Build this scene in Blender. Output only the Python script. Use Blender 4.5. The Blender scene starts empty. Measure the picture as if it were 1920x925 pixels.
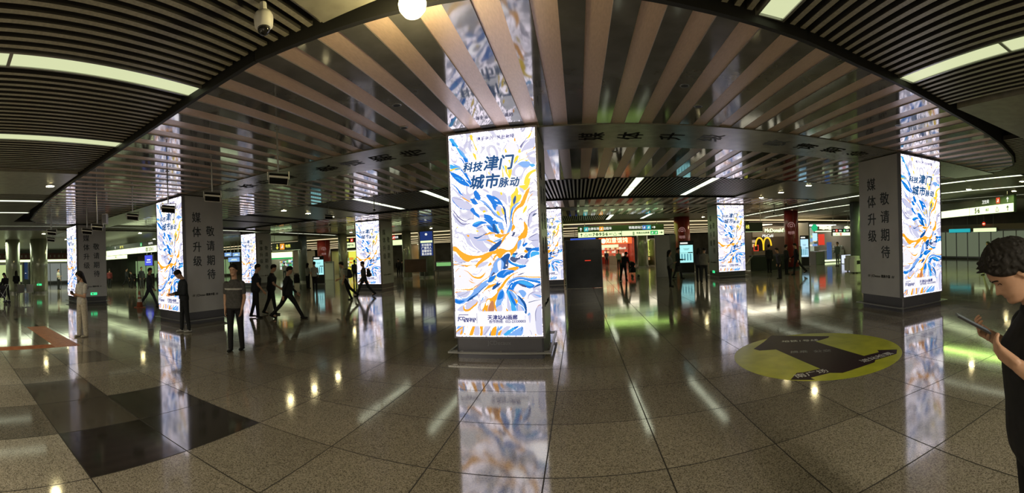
import bpy, math, random
import numpy as np
from mathutils import Vector, Matrix, Euler

# ------------------------------------------------------------------ camera
S = bpy.context.scene
COL = S.collection
F, CY, PITCH, ROLL, YAW = 755.14, 476.24, -0.0021, 0.0410, 0.1642
cd = bpy.data.cameras.new('camera')
cam = bpy.data.objects.new('camera', cd); COL.objects.link(cam)
cd.type = 'PANO'
cd.clip_start = 0.05; cd.clip_end = 500
cc = cd
cc.panorama_type = 'CENTRAL_CYLINDRICAL'
cc.central_cylindrical_range_u_min = -960 / F
cc.central_cylindrical_range_u_max = 960 / F
cc.central_cylindrical_range_v_min = -(925 - CY) / F
cc.central_cylindrical_range_v_max = CY / F
cc.central_cylindrical_radius = 1.0
def cam_matrix():
    cp, sp, cr, sr = math.cos(PITCH), math.sin(PITCH), math.cos(ROLL), math.sin(ROLL)
    Rx = Matrix(((1,0,0),(0,cp,-sp),(0,sp,cp))); Ry = Matrix(((cr,0,sr),(0,1,0),(-sr,0,cr)))
    Rz = Matrix.Rotation(YAW, 3, 'Z')
    M = Rz @ Rx @ Ry                                   # camera axes: x right, y forward, z up
    B = Matrix(((1,0,0),(0,0,-1),(0,1,0)))             # blender local (x right, y up, -z forward) -> those axes
    return (M @ B).to_4x4()
cam.matrix_world = Matrix.Translation((0, 0, 1.8)) @ cam_matrix()
S.camera = cam

# ------------------------------------------------------------------ world, exposure, lamps out of view, added fill
w = bpy.data.worlds.new('world'); S.world = w; w.use_nodes = True
w.node_tree.nodes['Background'].inputs[0].default_value = (0.55, 0.62, 0.45, 1)
w.node_tree.nodes['Background'].inputs[1].default_value = 0.02
S.view_settings.view_transform = 'Standard'
S.view_settings.look = 'None'
S.view_settings.exposure = 0.0
S.view_settings.gamma = 1.0
S.view_settings.use_curve_mapping = False
try:
    S.cycles.use_denoising = True
    S.cycles.max_bounces = 7; S.cycles.diffuse_bounces = 3; S.cycles.glossy_bounces = 4
    S.cycles.sample_clamp_indirect = 6.0
    S.cycles.caustics_reflective = False; S.cycles.caustics_refractive = False
except Exception:
    pass

def area(name, loc, size, power, color, rot=(0, 0, 0)):
    l = bpy.data.lights.new(name, 'AREA'); l.shape = 'RECTANGLE'; l.size, l.size_y = size
    l.energy = power; l.color = color
    o = bpy.data.objects.new(name, l); COL.objects.link(o); o.location = loc; o.rotation_euler = rot
    return o
# ceiling lamps of the hall behind the photographer
area('hall_lamp', (-6, -4.6, 3.9), (0.4, 4), 540, (1.0, 0.9, 0.7))
area('hall_lamp', (1.5, -4.6, 3.9), (0.4, 4), 540, (1.0, 0.9, 0.7))
area('hall_lamp', (7, -4.6, 3.9), (0.4, 4), 300, (1.0, 0.92, 0.7))
area('hall_lamp', (-14, -4.6, 3.9), (0.4, 4), 300, (1.0, 0.92, 0.7))
# fill lights added to brighten the concourse, not lamps of the place
area('concourse_fill', (-27, 22, 3.6), (3, 14), 520, (0.85, 1.0, 0.6))
area('concourse_fill', (-31, 7, 3.8), (3, 12), 600, (0.88, 1.0, 0.68))
area('concourse_fill', (16, 13, 3.8), (0.5, 10), 170, (0.62, 1.0, 0.22))
area('concourse_fill', (0, 30, 3.7), (14, 3), 240, (0.62, 1.0, 0.22))
area('concourse_fill', (10, 41, 3.8), (12, 5), 420, (1.0, 0.92, 0.7))
area('concourse_fill', (-20, 40, 3.8), (12, 5), 420, (0.95, 1.0, 0.75))
area('concourse_fill', (17, 31, 3.7), (8, 5), 600, (1.0, 0.93, 0.7))

# ------------------------------------------------------------------ materials
def mat(name, color=(0.5, 0.5, 0.5), rough=0.5, metal=0.0, emit=None, strength=0.0, ior=1.5, spec=0.5, alpha=1.0):
    m = bpy.data.materials.new(name); m.use_nodes = True
    b = m.node_tree.nodes['Principled BSDF']
    b.inputs['Base Color'].default_value = (*color, 1)
    b.inputs['Roughness'].default_value = rough
    b.inputs['Metallic'].default_value = metal
    b.inputs['IOR'].default_value = ior
    b.inputs['Specular IOR Level'].default_value = spec
    if emit is not None:
        b.inputs['Emission Color'].default_value = (*emit, 1)
        b.inputs['Emission Strength'].default_value = strength
    if alpha < 1: b.inputs['Alpha'].default_value = alpha
    return m
def nodes(m): return m.node_tree.nodes, m.node_tree.links, m.node_tree.nodes['Principled BSDF']
def noise_color(m, c1, c2, scale, detail=4, lo=0.35, hi=0.65, coord='Object', stretch=(1, 1, 1)):
    n, l, b = nodes(m)
    tc = n.new('ShaderNodeTexCoord'); mp = n.new('ShaderNodeMapping'); mp.inputs['Scale'].default_value = stretch
    nz = n.new('ShaderNodeTexNoise'); nz.inputs['Scale'].default_value = scale; nz.inputs['Detail'].default_value = detail
    cr = n.new('ShaderNodeValToRGB'); cr.color_ramp.elements[0].position = lo; cr.color_ramp.elements[1].position = hi
    cr.color_ramp.elements[0].color = (*c1, 1); cr.color_ramp.elements[1].color = (*c2, 1)
    l.new(tc.outputs[coord], mp.inputs[0]); l.new(mp.outputs[0], nz.inputs['Vector'])
    l.new(nz.outputs[0], cr.inputs[0]); l.new(cr.outputs[0], b.inputs['Base Color'])
    return m
def emat(name, color, strength):
    return mat(name, (0.02, 0.02, 0.02), 0.4, emit=color, strength=strength)

M = {}
M['slat'] = noise_color(mat('slat_metal', rough=0.45, metal=0.3), (0.30, 0.285, 0.23), (0.42, 0.40, 0.33), 30, lo=.3, hi=.7)
M['slat_shade'] = mat('slat_side_shade', (.03, .028, .024), .6)  # near-black side faces paint in the shade between the fins
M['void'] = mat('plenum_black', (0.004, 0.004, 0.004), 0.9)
M['edge'] = mat('shadow_gap', (0.012, 0.012, 0.011), 0.6)
M['light_panel'] = noise_color(mat('tan_ceiling_panel', rough=0.3, metal=0.15), (0.62, 0.455, 0.37), (0.70, 0.52, 0.43), 60, stretch=(1, .2, 1))
M['dark_panel'] = noise_color(mat('mirror_black_panel', rough=0.07, metal=0.55, ior=1.8), (0.19, 0.19, 0.195), (0.27, 0.27, 0.275), 3)
M['soffit'] = noise_color(mat('grey_soffit', rough=0.25, metal=0.3), (0.2, 0.2, 0.18), (0.27, 0.265, 0.24), 4)
M['plain'] = noise_color(mat('plain_ceiling_panel', rough=0.35), (0.2, 0.19, 0.16), (0.26, 0.25, 0.21), 6)
M['lamp'] = emat('strip_lamp', (0.90, 0.97, 0.72), 1.9)
M['lamp_dim'] = emat('strip_lamp_dim', (0.80, 0.86, 0.50), 0.85)
M['down'] = emat('downlight_glow', (1.0, 0.85, 0.42), 110)
M['trim'] = mat('brushed_trim', (0.35, 0.35, 0.34), 0.35, 0.8)
M['black'] = mat('black_plastic', (0.012, 0.012, 0.013), 0.45)
M['grey_face'] = noise_color(mat('column_vinyl', rough=0.3), (0.56, 0.56, 0.63), (0.63, 0.63, 0.70), 1.5)
M['frame'] = mat('lightbox_frame', (0.22, 0.22, 0.25), 0.35, 0.4)
M['plinth'] = mat('plinth_grey', (0.12, 0.12, 0.145), 0.3, 0.3)
M['ink'] = mat('lettering_navy', (0.035, 0.045, 0.07), 0.5)
M['ink_dim'] = mat('lettering_faded', (0.012, 0.012, 0.012), 0.8, spec=.05)
M['white'] = mat('white_paint', (0.7, 0.7, 0.68), 0.4)

# ------------------------------------------------------------------ mesh helpers
class MB:
    def __init__(s): s.v = []; s.f = []; s.mi = []
    def add(s, vs, fs, mi=0):
        n = len(s.v); s.v += [tuple(v) for v in vs]; s.f += [tuple(n + i for i in f) for f in fs]; s.mi += [mi] * len(fs)
        return s
    def box(s, x0, x1, y0, y1, z0, z1, mi=0, M4=None):
        vs = [Vector(p) for p in ((x0,y0,z0),(x1,y0,z0),(x1,y1,z0),(x0,y1,z0),(x0,y0,z1),(x1,y0,z1),(x1,y1,z1),(x0,y1,z1))]
        if M4 is not None: vs = [M4 @ v for v in vs]
        return s.add(vs, ((0,3,2,1),(4,5,6,7),(0,1,5,4),(1,2,6,5),(2,3,7,6),(3,0,4,7)), mi)
    def bbox(s, x0, x1, y0, y1, z0, z1, c, mi=0, M4=None):
        """box with chamfered vertical edges"""
        pts = [(x0+c,y0),(x1-c,y0),(x1,y0+c),(x1,y1-c),(x1-c,y1),(x0+c,y1),(x0,y1-c),(x0,y0+c)]
        return s.prism(pts, z0, z1, mi, M4)
    def prism(s, pts, z0, z1, mi=0, M4=None):
        n = len(pts); vs = [Vector((x, y, z0)) for x, y in pts] + [Vector((x, y, z1)) for x, y in pts]
        if M4 is not None: vs = [M4 @ v for v in vs]
        fs = [tuple(range(n))[::-1], tuple(range(n, 2*n))] + [(i, (i+1) % n, n+(i+1) % n, n+i) for i in range(n)]
        return s.add(vs, fs, mi)
    def lathe(s, prof, seg=16, M4=None, mi=0):
        vs = []; fs = []
        for r, z in prof:
            for k in range(seg):
                a = 2*math.pi*k/seg; vs.append(Vector((r*math.cos(a), r*math.sin(a), z)))
        for i in range(len(prof)-1):
            for k in range(seg):
                fs.append((i*seg+k, i*seg+(k+1) % seg, (i+1)*seg+(k+1) % seg, (i+1)*seg+k))
        fs.append(tuple(range(seg))[::-1]); fs.append(tuple((len(prof)-1)*seg+k for k in range(seg)))
        if M4 is not None: vs = [M4 @ v for v in vs]
        return s.add(vs, fs, mi)
    def tube(s, a, b, r, seg=8, mi=0, r2=None):
        a = Vector(a); b = Vector(b); d = b - a; q = d.to_track_quat('Z', 'Y').to_matrix().to_4x4()
        return s.lathe([(r, 0), (r if r2 is None else r2, d.length)], seg, Matrix.Translation(a) @ q, mi)
    def quad(s, a, b, c, d, mi=0): return s.add([a, b, c, d], [(0, 1, 2, 3)], mi)
    def build(s, name, m, parent=None, smooth=False):
        me = bpy.data.meshes.new(name); me.from_pydata(s.v, [], s.f)
        ms = m if isinstance(m, (list, tuple)) else [m]
        for x in ms: me.materials.append(x)
        if len(ms) > 1: me.polygons.foreach_set('material_index', s.mi)
        if smooth: me.polygons.foreach_set('use_smooth', [True]*len(me.polygons))
        me.update()
        o = bpy.data.objects.new(name, me); COL.objects.link(o)
        if parent is not None: o.parent = parent
        return o
def box(*a, **k): return MB().box(*a, **k)
def tag(o, label=None, cat=None, group=None, kind=None):
    if label: o['label'] = label
    if cat: o['category'] = cat
    if group: o['group'] = group
    if kind: o['kind'] = kind
    return o
def empty(name, loc, rz=0.0, label=None, cat=None, group=None):
    o = bpy.data.objects.new(name, None); o.empty_display_size = .2; COL.objects.link(o)
    o.location = loc; o.rotation_euler = (0, 0, rz)
    return tag(o, label, cat, group)
def struct(o): o['kind'] = 'structure'; return o
def kids(o): return [c for c in COL.objects if c.parent == o]
def copy_tree(o, parent=None):
    c = o.copy(); COL.objects.link(c)
    if parent is not None: c.parent = parent
    for ch in kids(o): copy_tree(ch, c)
    return c
_fonts = {}
def text(name, s, size, m, parent=None, extrude=0.004, bold=0.0, shear=0.0, M4=None, align='CENTER', spacing=1.0):
    cu = bpy.data.curves.new(name, 'FONT'); cu.body = s; cu.size = size; cu.extrude = extrude
    cu.shear = shear; cu.align_x = align; cu.align_y = 'CENTER'; cu.space_character = spacing; cu.resolution_u = 2
    to = bpy.data.objects.new('tmp', cu); COL.objects.link(to)
    dg = bpy.context.evaluated_depsgraph_get()
    me = bpy.data.meshes.new_from_object(to.evaluated_get(dg)); me.name = name
    bpy.data.objects.remove(to); bpy.data.curves.remove(cu)
    if bold:
        nv = len(me.vertices); co = np.empty(nv*3, 'f'); me.vertices.foreach_get('co', co); co = co.reshape(-1, 3); V = []; Fc = []
        polys = [tuple(q.vertices) for q in me.polygons]
        for k, (dx, dy) in enumerate(((1, 0), (-1, 0), (0, 1), (0, -1)) if bold < .01 else [(math.cos(i*math.pi/5), math.sin(i*math.pi/5)) for i in range(10)]):
            V += [(x+dx*bold, y+dy*bold, z+k*extrude*.1) for x, y, z in co.tolist()]; Fc += [tuple(i+k*nv for i in q) for q in polys]
        me = bpy.data.meshes.new(name); me.from_pydata(V, [], Fc)
    if M4 is not None: me.transform(M4)
    me.materials.clear(); me.materials.append(m)
    o = bpy.data.objects.new(name, me); COL.objects.link(o)
    if parent is not None: o.parent = parent
    return o
FRONT = Matrix.Rotation(math.pi/2, 4, 'X')                 # text plane XY -> XZ facing -Y
def T(x, y, z): return Matrix.Translation((x, y, z))
def RZ(a): return Matrix.Rotation(a, 4, 'Z')
LEFTF = RZ(-math.pi/2) @ FRONT                             # facing -X
RIGHTF = RZ(math.pi/2) @ FRONT                             # facing +X

#@@STRUCT
# ------------------------------------------------------------------ floor
TILE = 0.9862; OX, OY = -0.3417, 3.1727
def floor_material():
    m = mat('polished_terrazzo', rough=0.09, ior=1.9); n, l, b = nodes(m)
    tc = n.new('ShaderNodeTexCoord')
    sep = n.new('ShaderNodeSeparateXYZ'); l.new(tc.outputs['Object'], sep.inputs[0])
    def math_(op, a, b_=None):
        k = n.new('ShaderNodeMath'); k.operation = op
        for i, v in enumerate((a, b_)):
            if v is None: continue
            if isinstance(v, (int, float)): k.inputs[i].default_value = v
            else: l.new(v, k.inputs[i])
        return k.outputs[0]
    lines = []
    for ax, off in ((0, OX), (1, OY)):
        t = math_('DIVIDE', math_('SUBTRACT', sep.outputs[ax], off), TILE)
        fr = math_('SUBTRACT', t, math_('ROUND', t)); ab = math_('ABSOLUTE', fr)
        lines.append(math_('LESS_THAN', ab, 0.006))
    joint = math_('MAXIMUM', lines[0], lines[1])
    v = n.new('ShaderNodeTexVoronoi'); v.inputs['Scale'].default_value = 120
    l.new(tc.outputs['Object'], v.inputs['Vector'])
    cr = n.new('ShaderNodeValToRGB'); cr.color_ramp.interpolation = 'CONSTANT'
    e = cr.color_ramp.elements; e[0].position = 0; e[0].color = (0.13, 0.115, 0.085, 1)
    e[1].position = .2; e[1].color = (0.25, 0.22, 0.165, 1)
    for p, c in ((.45, (0.30, 0.265, 0.2)), (.7, (0.35, 0.315, 0.25)), (.92, (0.19, 0.165, 0.125))):
        q = e.new(p); q.color = (*c, 1)
    sp = n.new('ShaderNodeSeparateColor'); l.new(v.outputs['Color'], sp.inputs[0]); l.new(sp.outputs[0], cr.inputs[0])
    # each slab has its own tone
    wn = n.new('ShaderNodeTexWhiteNoise'); wn.noise_dimensions = '2D'
    cv = n.new('ShaderNodeCombineXYZ')
    cell = []
    for k, (ax, off) in enumerate(((0, OX), (1, OY))):
        cell.append(math_('FLOOR', math_('DIVIDE', math_('SUBTRACT', sep.outputs[ax], off), TILE))); l.new(cell[k], cv.inputs[k])
    l.new(cv.outputs[0], wn.inputs['Vector'])
    tone = math_('ADD', math_('MULTIPLY', wn.outputs['Value'], 0.28), 0.82)
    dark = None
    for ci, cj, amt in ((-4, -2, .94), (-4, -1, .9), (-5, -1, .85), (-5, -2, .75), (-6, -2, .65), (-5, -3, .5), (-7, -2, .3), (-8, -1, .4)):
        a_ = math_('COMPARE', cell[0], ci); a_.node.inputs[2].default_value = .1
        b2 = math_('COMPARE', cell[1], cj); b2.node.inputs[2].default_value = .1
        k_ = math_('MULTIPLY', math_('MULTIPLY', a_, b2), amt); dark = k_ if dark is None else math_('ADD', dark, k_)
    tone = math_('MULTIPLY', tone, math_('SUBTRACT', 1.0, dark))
    nz = n.new('ShaderNodeTexNoise'); nz.inputs['Scale'].default_value = 0.7; nz.inputs['Detail'].default_value = 5
    l.new(tc.outputs['Object'], nz.inputs['Vector'])
    tone = math_('MULTIPLY', tone, math_('ADD', math_('MULTIPLY', nz.outputs[0], 0.5), 0.72))
    mx = n.new('ShaderNodeMix'); mx.data_type = 'RGBA'; mx.blend_type = 'MULTIPLY'; mx.inputs[0].default_value = 1
    cmb = n.new('ShaderNodeCombineColor')
    for i in range(3): l.new(tone, cmb.inputs[i])
    l.new(cr.outputs[0], mx.inputs[6]); l.new(cmb.outputs[0], mx.inputs[7])
    m2 = n.new('ShaderNodeMix'); m2.data_type = 'RGBA'; l.new(joint, m2.inputs[0]); l.new(mx.outputs[2], m2.inputs[6])
    m2.inputs[7].default_value = (0.03, 0.027, 0.022, 1)
    l.new(m2.outputs[2], b.inputs['Base Color'])
    l.new(math_('SUBTRACT', 0.55, math_('MULTIPLY', joint, 0.5)), b.inputs['Specular IOR Level'])
    r = n.new('ShaderNodeMapRange'); r.inputs[3].default_value = 0.04; r.inputs[4].default_value = 0.13
    nz2 = n.new('ShaderNodeTexNoise'); nz2.inputs['Scale'].default_value = 1.6; nz2.inputs['Detail'].default_value = 6
    l.new(tc.outputs['Object'], nz2.inputs['Vector']); l.new(nz2.outputs[0], r.inputs[0])
    l.new(math_('ADD', r.outputs[0], math_('MULTIPLY', joint, 0.5)), b.inputs['Roughness'])
    return m
M['floor'] = floor_material()
X0, X1, Y0, Y1 = -48, 30, -8, 62
struct(box(X0, X1, Y0, Y1, -0.2, 0).build('floor', M['floor']))

# ------------------------------------------------------------------ ceiling
ZC = 3.95
SW = 0.2425; SOX = -0.333
near_edge = [(-18.6, 4.9), (-18.3, 4.2), (-17.2, 3.75), (-15.1, 3.5), (-12.1, 3.25), (-9.9, 3.2), (-5.3, 3.15), (-3.0, 3.05), (-1.7, 3.2), (0.0, 3.38), (1.1, 3.55), (2.4, 3.7), (3.2, 3.85), (4.4, 4.0), (5.6, 4.2), (6.9, 4.4), (8.1, 4.65), (9.5, 5.1), (10.6, 5.65), (11.3, 6.5), (11.6, 8.2)]
ne = np.array(near_edge)
def y_near(x): return float(np.interp(x, ne[:, 0], ne[:, 1]))
def strips(name, xa, xb, ya, yb):
    """alternating tan and mirror-black boards running away from the viewer"""
    lt = MB(); dk = MB()
    k = math.floor((xa - SOX) / SW)
    while SOX + k*SW < xb:
        a, b = max(xa, SOX + k*SW), min(xb, SOX + (k+1)*SW)
        if b > a:
            fa = ya if callable(ya) else (lambda x, v=ya: v)
            z = ZC + 0.015 if k % 2 == 0 else ZC
            vs = [(a, fa(a), z), (b, fa(b), z), (b, yb, z), (a, yb, z), (a, fa(a), 4.1), (b, fa(b), 4.1), (b, yb, 4.1), (a, yb, 4.1)]
            tgt = lt if k % 2 == 0 else dk
            tgt.add(vs, ((0,3,2,1),(4,5,6,7),(0,1,5,4),(1,2,6,5),(2,3,7,6),(3,0,4,7)))
        k += 1
    a = MB(); a.v = lt.v + dk.v; n = len(lt.v)
    a.f = lt.f + [tuple(n+i for i in f) for f in dk.f]; a.mi = [0]*len(lt.f) + [1, 1, 2, 2, 1, 2]*(len(dk.f)//6)
    return struct(a.build(name, [M['light_panel'], M['dark_panel'], M['trim']]))
strips('ceiling', -18.55, 11.6, y_near, 6.9)
strips('ceiling', -18.55, 11.6, 8.48, 12.15)
strips('ceiling', -18.55, 11.6, 17.2, 19.95)
strips('ceiling', -18.55, 11.6, 21.55, 25.2)
# beams joining the columns
beam_front = struct(box(-26, 11.6, 6.9, 8.48, ZC-.012, 4.3).build('ceiling', M['soffit']))
struct(box(-26, 11.6, 19.95, 21.55, ZC-.012, 4.3).build('ceiling', M['soffit']))
# slatted ceiling (fins run along Y), with plain bands, over black plenum
ZS = 4.03
def slats(name, xa, xb, ya, yb, pitch=0.135, wd=0.058, h=0.10):
    s = MB(); x = xa + pitch*.3
    while x + wd < xb:
        fy0 = ya if not callable(ya) else ya(x); fy1 = yb if not callable(yb) else yb(x) - 0.1
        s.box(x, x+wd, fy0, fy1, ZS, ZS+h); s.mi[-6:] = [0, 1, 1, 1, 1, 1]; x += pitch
    return struct(s.build(name, [M['slat'], M['slat_shade']]))
LAMPX = {  # lamp strips (x, ya, yb)
}
def zone(xs, ya, yb, lamps, lw=0.32):
    """slats between xs[0], xs[1] leaving channels at lamps"""
    cuts = sorted(lamps); a = xs[0]
    for c in cuts + [None]:
        b = xs[1] if c is None else c - lw/2 - .03
        slats('ceiling', a, b, ya, yb)
        if c is not None: a = c + lw/2 + .03
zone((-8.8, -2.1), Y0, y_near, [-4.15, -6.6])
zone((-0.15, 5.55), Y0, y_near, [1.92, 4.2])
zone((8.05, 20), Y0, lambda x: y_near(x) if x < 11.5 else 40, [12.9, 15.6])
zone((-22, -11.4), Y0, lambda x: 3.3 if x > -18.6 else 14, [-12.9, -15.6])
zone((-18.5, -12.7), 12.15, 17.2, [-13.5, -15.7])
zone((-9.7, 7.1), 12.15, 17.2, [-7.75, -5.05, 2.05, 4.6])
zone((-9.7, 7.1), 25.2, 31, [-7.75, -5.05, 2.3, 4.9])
p = MB()
p.box(-2.1, -0.15, Y0, 3.0, ZC+.03, 4.2); p.box(5.55, 8.05, Y0, 4.0, ZC+.03, 4.2); p.box(-11.4, -8.8, Y0, 3.05, ZC+.03, 4.2)
p.box(7.1, 9.7, 12.15, 17.2, ZC+.01, 4.2); p.box(-12.7, -9.7, 12.15, 17.2, ZC+.01, 4.2); p.box(7.1, 11.6, 25.2, 31, ZC+.01, 4.2); p.box(-18.6, -9.7, 25.2, 31, ZC+.01, 4.2)
p.box(9.7, 11.6, 12.15, 17.2, ZC+.02, 4.2); p.box(-26, -22, Y0, 30, ZC, 4.2)
struct(p.build('ceiling', M['plain']))
v = MB(); v.box(X0, X1, Y0, Y1, 4.35, 4.45); struct(v.build('ceiling', M['void']))
# dark shadow gap along the near edge of the boards
e = MB()
for (xa, ya), (xb, yb) in zip(near_edge[:-1], near_edge[1:]):
    d = Vector((xb-xa, yb-ya)).normalized(); nrm = Vector((d.y, -d.x))*0.06
    e.add([(xa, ya-.002, ZC+.0), (xb, yb-.002, ZC+.0), (xb+nrm.x, yb+nrm.y, ZC+.0), (xa+nrm.x, ya+nrm.y, ZC+.0),
           (xa, ya-.002, 4.3), (xb, yb-.002, 4.3), (xb+nrm.x, yb+nrm.y, 4.3), (xa+nrm.x, ya+nrm.y, 4.3)],
          ((0,1,2,3),(0,4,5,1),(3,2,6,7),(4,7,6,5)))
for ya, yb in ((12.15, 12.2), (17.15, 17.2), (25.2, 25.25)): e.box(-18.55, 11.6, ya, yb, ZC, 4.3)
struct(e.build('ceiling', M['edge']))
# far concourse ceiling: long lit bands running across
fc = MB(); fl = MB()
fc.box(X0, X1, 31, Y1, 3.9, 4.2)
y = 32.0; i = 0
while y < 60:
    fl.box(-46, 29, y, y+0.5, 3.87, 3.9); y += 5.4
struct(fc.build('ceiling', M['slat']))
struct(fl.build('ceiling', emat('cove_glow', (1.0, 0.82, 0.48), 1.3)))
# side ceilings
sc = MB(); sc.box(X0, -26, Y0, 31, 3.98, 4.2); sc.box(20, X1, Y0, 31, 3.98, 4.2); struct(sc.build('ceiling', M['plain']))
def ceil_z(x, y):
    if y > 31: return 3.9
    if x < -26 or x > 20: return 3.98
    if x < -22: return ZC
    if -18.55 < x < 11.6:
        if y_near(x) < y < 6.9 or 8.48 < y < 12.15 or 17.2 < y < 19.95 or 21.55 < y < 25.2: return ZC
        if 6.9 <= y <= 8.48 or 19.95 <= y <= 21.55: return ZC-.012
        if 12.15 < y < 17.2 and (x > 7.1 or -12.7 < x < -9.7): return ZC+.01
        if y > 25.2 and (x > 7.1 or x < -9.7): return ZC+.01
    if y < 4 and (-2.1 < x < -.15 or 5.55 < x < 8.05 or -11.4 < x < -8.8): return ZC+.03
    return 4.35
# walls
wm = noise_color(mat('far_wall', rough=0.4), (0.05, 0.05, 0.045), (0.09, 0.09, 0.08), 0.8)
struct(box(X0-.2, X0, Y0, Y1, 0, 4.4).build('wall_left', wm)); struct(box(X1, X1+.2, Y0, Y1, 0, 4.4).build('wall_right', wm))
struct(box(X0, X1, Y1, Y1+.2, 0, 4.4).build('wall_back', wm)); struct(box(X0, X1, Y0-.2, Y0, 0, 4.4).build('wall_front', wm))

# ------------------------------------------------------------------ advertising columns
CW, CD = 1.583, 1.5907
ZT, ZB = 3.894, 0.381
# ------------------------------------------------------------------ poster artwork
def srgb(r, g, b):
    return tuple(((c/255)/12.92 if c/255 <= .04045 else ((c/255+.055)/1.055)**2.4) for c in (r, g, b))
def glow(name, rgb, k=1.0, alpha=1.0):
    m = mat(name, (0.01, 0.01, 0.01), 0.35, emit=tuple(c*k for c in srgb(*rgb)), strength=1.0, alpha=alpha)
    return m
PAL = [glow('print_blue', (0, 122, 222), 1.05), glow('print_deep_blue', (0, 84, 160), 1.0), glow('print_pale_blue', (120, 168, 232), 1.15),
       glow('print_lavender', (210, 210, 238), 1.0), glow('print_amber', (250, 166, 36), 1.15), glow('print_yellow', (246, 208, 62), 1.2),
       glow('print_line_grey', (120, 120, 165), 1.0), glow('print_white', (255, 250, 255), 2.6), glow('print_brown', (200, 130, 85), 1.0),
       glow('print_slate', (72, 88, 130), 1.0), glow('print_sky', (60, 170, 235), 1.1), glow('print_mist', (240, 238, 250), 1.1)]
B, D, P, L, O, Y, G, W_, N, K, C, H = range(12)
def base_poster():
    m = mat('backlit_poster', (0.01, 0.01, 0.01), 0.35); n, l, b = nodes(m)
    tc = n.new('ShaderNodeTexCoord')
    mp = n.new('ShaderNodeMapping'); mp.inputs['Scale'].default_value = (1, 1, .75); l.new(tc.outputs['Object'], mp.inputs[0])
    nz = n.new('ShaderNodeTexNoise'); nz.inputs['Scale'].default_value = 1.1; nz.inputs['Detail'].default_value = 2; l.new(mp.outputs[0], nz.inputs['Vector'])
    mix = n.new('ShaderNodeMix'); mix.data_type = 'RGBA'; mix.blend_type = 'LINEAR_LIGHT'; mix.inputs[0].default_value = 0.9
    l.new(mp.outputs[0], mix.inputs[6]); l.new(nz.outputs['Color'], mix.inputs[7])
    wv = n.new('ShaderNodeTexNoise'); wv.inputs['Scale'].default_value = 2.6; wv.inputs['Detail'].default_value = 1.5; wv.inputs['Distortion'].default_value = 2.6
    l.new(mix.outputs[2], wv.inputs['Vector'])
    cr = n.new('ShaderNodeValToRGB'); e = cr.color_ramp.elements
    lav = srgb(208, 206, 234); pale = srgb(232, 230, 244)
    e[0].position = .27; e[0].color = (*lav, 1)
    e[1].position = .375; e[1].color = (*pale, 1)
    for p, c in ((.40, srgb(150, 150, 190)), (.404, (3.3, 2.95, 3.35)), (.43, (3.3, 2.95, 3.35)), (.4315, srgb(170, 170, 205)), (.434, (3.3, 2.95, 3.35)), (.47, (3.3, 2.95, 3.35)), (.472, srgb(160, 158, 196)), (.478, pale), (.515, (1.2, 1.15, 1.3)), (.52, (3.2, 2.9, 3.25)), (.545, (3.2, 2.9, 3.25)), (.5465, srgb(175, 172, 205)), (.549, (3.2, 2.9, 3.25)), (.57, (3.2, 2.9, 3.25)), (.572, srgb(150, 148, 190)), (.576, lav), (.60, pale), (.62, (3.1, 2.8, 3.2)), (.75, lav)):
        q = e.new(p); q.color = (*c, 1)
    l.new(wv.outputs[0], cr.inputs[0]); l.new(cr.outputs[0], b.inputs['Emission Color']); b.inputs['Emission Strength'].default_value = 1
    return m
CR = {1: (835, 235), 2: (920, 235), 3: (835, 335), 4: (925, 335), 5: (840, 435), 6: (925, 435), 7: (840, 530), 8: (930, 530)}
def uv(c, X, Yp):
    x = CR[c][0] + X/8.41; y = CR[c][1] + Yp/8.41; u, v = .5, .5
    for _ in range(6):
        tx = 838+(1006-838)*u; ty = 250-10*u; bx = 849.6+169.4*u; by = 630-2*u
        px = tx+(bx-tx)*v; py = ty+(by-ty)*v
        u += (x-px)/169; v += (y-py)/384
    return u, v
def cat(pts, closed, n=6):
    P_ = np.array(pts, float); out = []; N_ = len(P_)
    rng = range(N_) if closed else range(N_-1)
    for i in rng:
        if closed: p0, p1, p2, p3 = P_[(i-1) % N_], P_[i], P_[(i+1) % N_], P_[(i+2) % N_]
        else: p0, p1, p2, p3 = P_[max(i-1, 0)], P_[i], P_[i+1], P_[min(i+2, N_-1)]
        for k in range(n):
            t = k/n; out.append(.5*((2*p1)+(-p0+p2)*t+(2*p0-5*p1+4*p2-p3)*t*t+(-p0+3*p1-3*p2+p3)*t**3))
    if not closed: out.append(P_[-1])
    return np.array(out)
R_ = []   # (kind, colour, crop, points)
def rb(col, c, *p): R_.append(('r', col, c, p))
def bl(col, c, *p): R_.append(('b', col, c, p))
# soft grounds
bl(L,1,(30,400),(120,380),(260,430),(330,520),(280,600),(130,540),(30,500)); bl(H,1,(180,150),(260,220),(280,320),(200,260),(160,190))
bl(H,2,(360,80),(500,60),(520,200),(500,380),(440,260),(380,160)); bl(L,2,(500,320),(600,230),(720,200),(720,330),(600,380),(520,380))
bl(L,2,(600,450),(740,400),(740,600),(640,560)); bl(H,2,(200,390),(310,250),(440,300),(470,460),(380,520),(260,470))
bl(L,2,(340,760),(400,640),(520,560),(640,620),(560,720),(500,860),(420,800)); bl(H,2,(20,700),(160,700),(230,790),(120,820))
bl(L,3,(60,260),(160,250),(300,330),(420,400),(340,470),(220,430),(110,360)); bl(L,3,(70,500),(140,560),(230,660),(330,670),(240,740),(130,660))
bl(L,3,(240,190),(380,260),(400,330),(280,290)); bl(H,3,(560,180),(640,210),(610,280),(700,420),(610,350),(570,260))
bl(L,4,(0,170),(120,200),(220,330),(240,420),(150,330),(0,270)); bl(L,4,(570,620),(620,520),(720,480),(640,600),(590,760),(560,700))
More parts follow.
